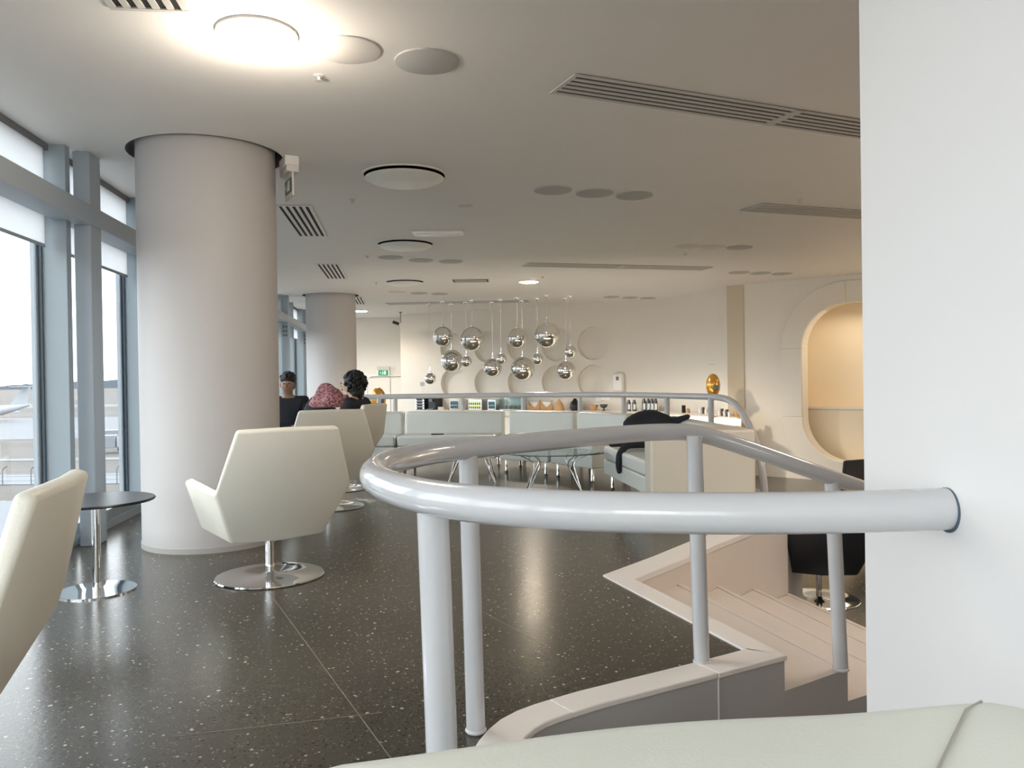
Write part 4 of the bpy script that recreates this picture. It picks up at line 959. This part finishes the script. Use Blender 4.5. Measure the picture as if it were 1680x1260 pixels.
MB().lathe([(.05, 0), (.05, .01), (.006, .012), (.006, .60)], 10).build('rod', 'satin', r, smooth=40); MB().box(-.05, .05, -.01, .01, .58, .68).build('plate', 'satin', r)
q, t = on_path(bk, 1168); o = MB().box(-.13, .13, -.004, .002, -.008, .008).build('wall_slot', 'grille'); o.location = (q.x - .01, q.y - .02, 1.33); o.rotation_euler = (0, 0, math.atan2(t.y, t.x)); tag(o, 'thin dark slot in the curved back wall near the pier', 'slot')

# ------------------------------------------------------------------ outside
G = -8.0
g = MB().add([(-3000, -400, G), (-6, -400, G), (600, 3000, G), (-3000, 3000, G)], [(0, 1, 2, 3)]).build('ground', 'field'); tag(g, kind='structure')
def band(name, y0, y1, m, kind, dz, wob=0, skew=0.0):
    n = 40; vs = []
    for i in range(n + 1):
        x = -1200 + 1190 * i / n; w_ = wob * (math.sin(i * 1.7) + .6 * math.sin(i * 3.1 + 1))
        vs += [(x, y0 + w_ + skew * x, G + dz), (x, y1 + w_ * .7 + skew * x, G + dz)]
    o_ = MB().add(vs, [(2 * i, 2 * i + 2, 2 * i + 3, 2 * i + 1) for i in range(n)]).build(name, m); tag(o_, kind=kind)
band('pavement', 132, 215, 'taxi', 'structure', .03); band('pavement_taxiway', 310, 345, 'taxi', 'structure', .03)
band('snow', 72, 80, 'snow', 'stuff', .04, 1.5); band('snow_field', 20, 62, 'snow', 'stuff', .05, 2.0); band('snow_edge', 94, 97, 'snow', 'stuff', .04, 1.5)
rnd = random.Random(9); n = 240; vs = []; fs = []
for i in range(n + 1):
    x = -2400 + 2500 * i / n; h_ = 11 + 5 * math.sin(i * .13) + rnd.uniform(-2, 2)
    vs += [(x, 1500, G), (x, 1500, G + h_), (x, 1560, G + h_ * .8), (x, 1560, G)]
for i in range(n):
    k = i * 4
    for q in range(3): fs.append((k + q, k + 4 + q, k + 5 + q, k + 1 + q))
tag(MB().add(vs, fs).build('treeline', 'trees'), kind='stuff')
# airliner on the apron
ay = 195.0; ax = px(36, ay)
pl = empty('airplane', (ax, ay, G), label='small white airplane parked on the apron, tail towards the window frame', cat='airplane')
MB().tube([(2, 0, 4.2), (-1, 0, 3.6), (-5, 0, 2.9), (-9, 0, 2.7), (-24, 0, 2.7), (-27, 0, 2.5), (-28.5, 0, 2.2)], [.25, .7, 1.2, 1.45, 1.45, 1.0, .2], 20).build('fuselage', 'plane', pl, smooth=60)
MB().add([(-3.5, -.12, 3.6), (1.2, -.12, 4.2), (2.2, -.1, 8.8), (.4, -.1, 8.8), (-3.5, .12, 3.6), (1.2, .12, 4.2), (2.2, .1, 8.8), (.4, .1, 8.8)], [(0, 1, 2, 3), (4, 7, 6, 5), (0, 4, 5, 1), (1, 5, 6, 2), (2, 6, 7, 3), (3, 7, 4, 0)]).build('tail_fin', 'plane', pl)
MB().prism([(-1, -3.5), (1.6, -3.8), (1.6, 3.8), (-1, 3.5)], 8.6, 8.75).build('tailplane', 'plane', pl)
for s2 in (-1, 1):
    MB().prism([(-16, s2 * 1.0), (-11, s2 * 1.0), (-8.5, s2 * 13), (-10.5, s2 * 13)], 2.0, 2.25).build('wing', 'plane', pl)
    MB().tube([(-17, s2 * 4, 1.5), (-16, s2 * 4, 1.4), (-12.5, s2 * 4, 1.5)], [.6, .8, .5], 14).build('engine', 'truck', pl, smooth=60)
    MB().tube([(-12, s2 * 2, 2.2), (-12, s2 * 2, .4)], .12, 8).build('landing_strut', 'truck', pl)
    MB().lathe([(.5, -.2), (.5, .2)], 16, mt=Matrix.Translation((-12, s2 * 2, .5)) @ Matrix.Rotation(PI / 2, 4, 'X')).build('wheel', 'black', pl)
# service trucks and perimeter fence
def truck(label, p, d):
    r = empty('service_truck', (px(p, d), d, G + .04), .3, label=label, cat='truck', group='service trucks on the apron')
    MB().box(-2.4, 1.0, -1.1, 1.1, .7, 2.3).build('cargo_body', 'truck', r, bevel=.05); MB().box(1.1, 2.6, -1.0, 1.0, .6, 2.1).build('cab', 'plane', r, bevel=.2, bseg=3)
    MB().box(1.9, 2.62, -.9, .9, 1.3, 1.95).build('windscreen', 'black', r); MB().lathe([(.16, 0), (.16, .25), (0, .32)], 12, (1.6, 0, 2.1)).build('beacon', 'red_lamp', r)
    for x_ in (-1.6, 1.7):
        for s2 in (-1, 1): MB().lathe([(.45, -.12), (.45, .12)], 16, mt=Matrix.Translation((x_, s2 * 1.0, .45)) @ Matrix.Rotation(PI / 2, 4, 'X')).build('wheel', 'black', r)
truck('grey service truck with a red beacon outside, nearer the column', 197, 116.0); truck('grey service truck with a red beacon outside, beside the steel post', 176, 104.0)
fe = empty('fence', (px(30, 72), 72, G), label='wire perimeter fence with bent posts on the snowy verge outside', cat='fence')
for i in range(14):
    x = -12 + i * 2.6
    MB().tube([(x, 0, 0), (x, 0, 1.3), (x + .1, 0, 1.55), (x + .45, 0, 1.75)], .06, 6).build('post', 'taxi', fe)
for z_ in (.4, .8, 1.2): MB().tube([(-12, 0, z_), (21.8, 0, z_)], .02, 4).build('wire', 'truck', fe)
for o in D.objects:
    if o.type == 'MESH' and o.parent is not None and not o.name.startswith('fence'): pass
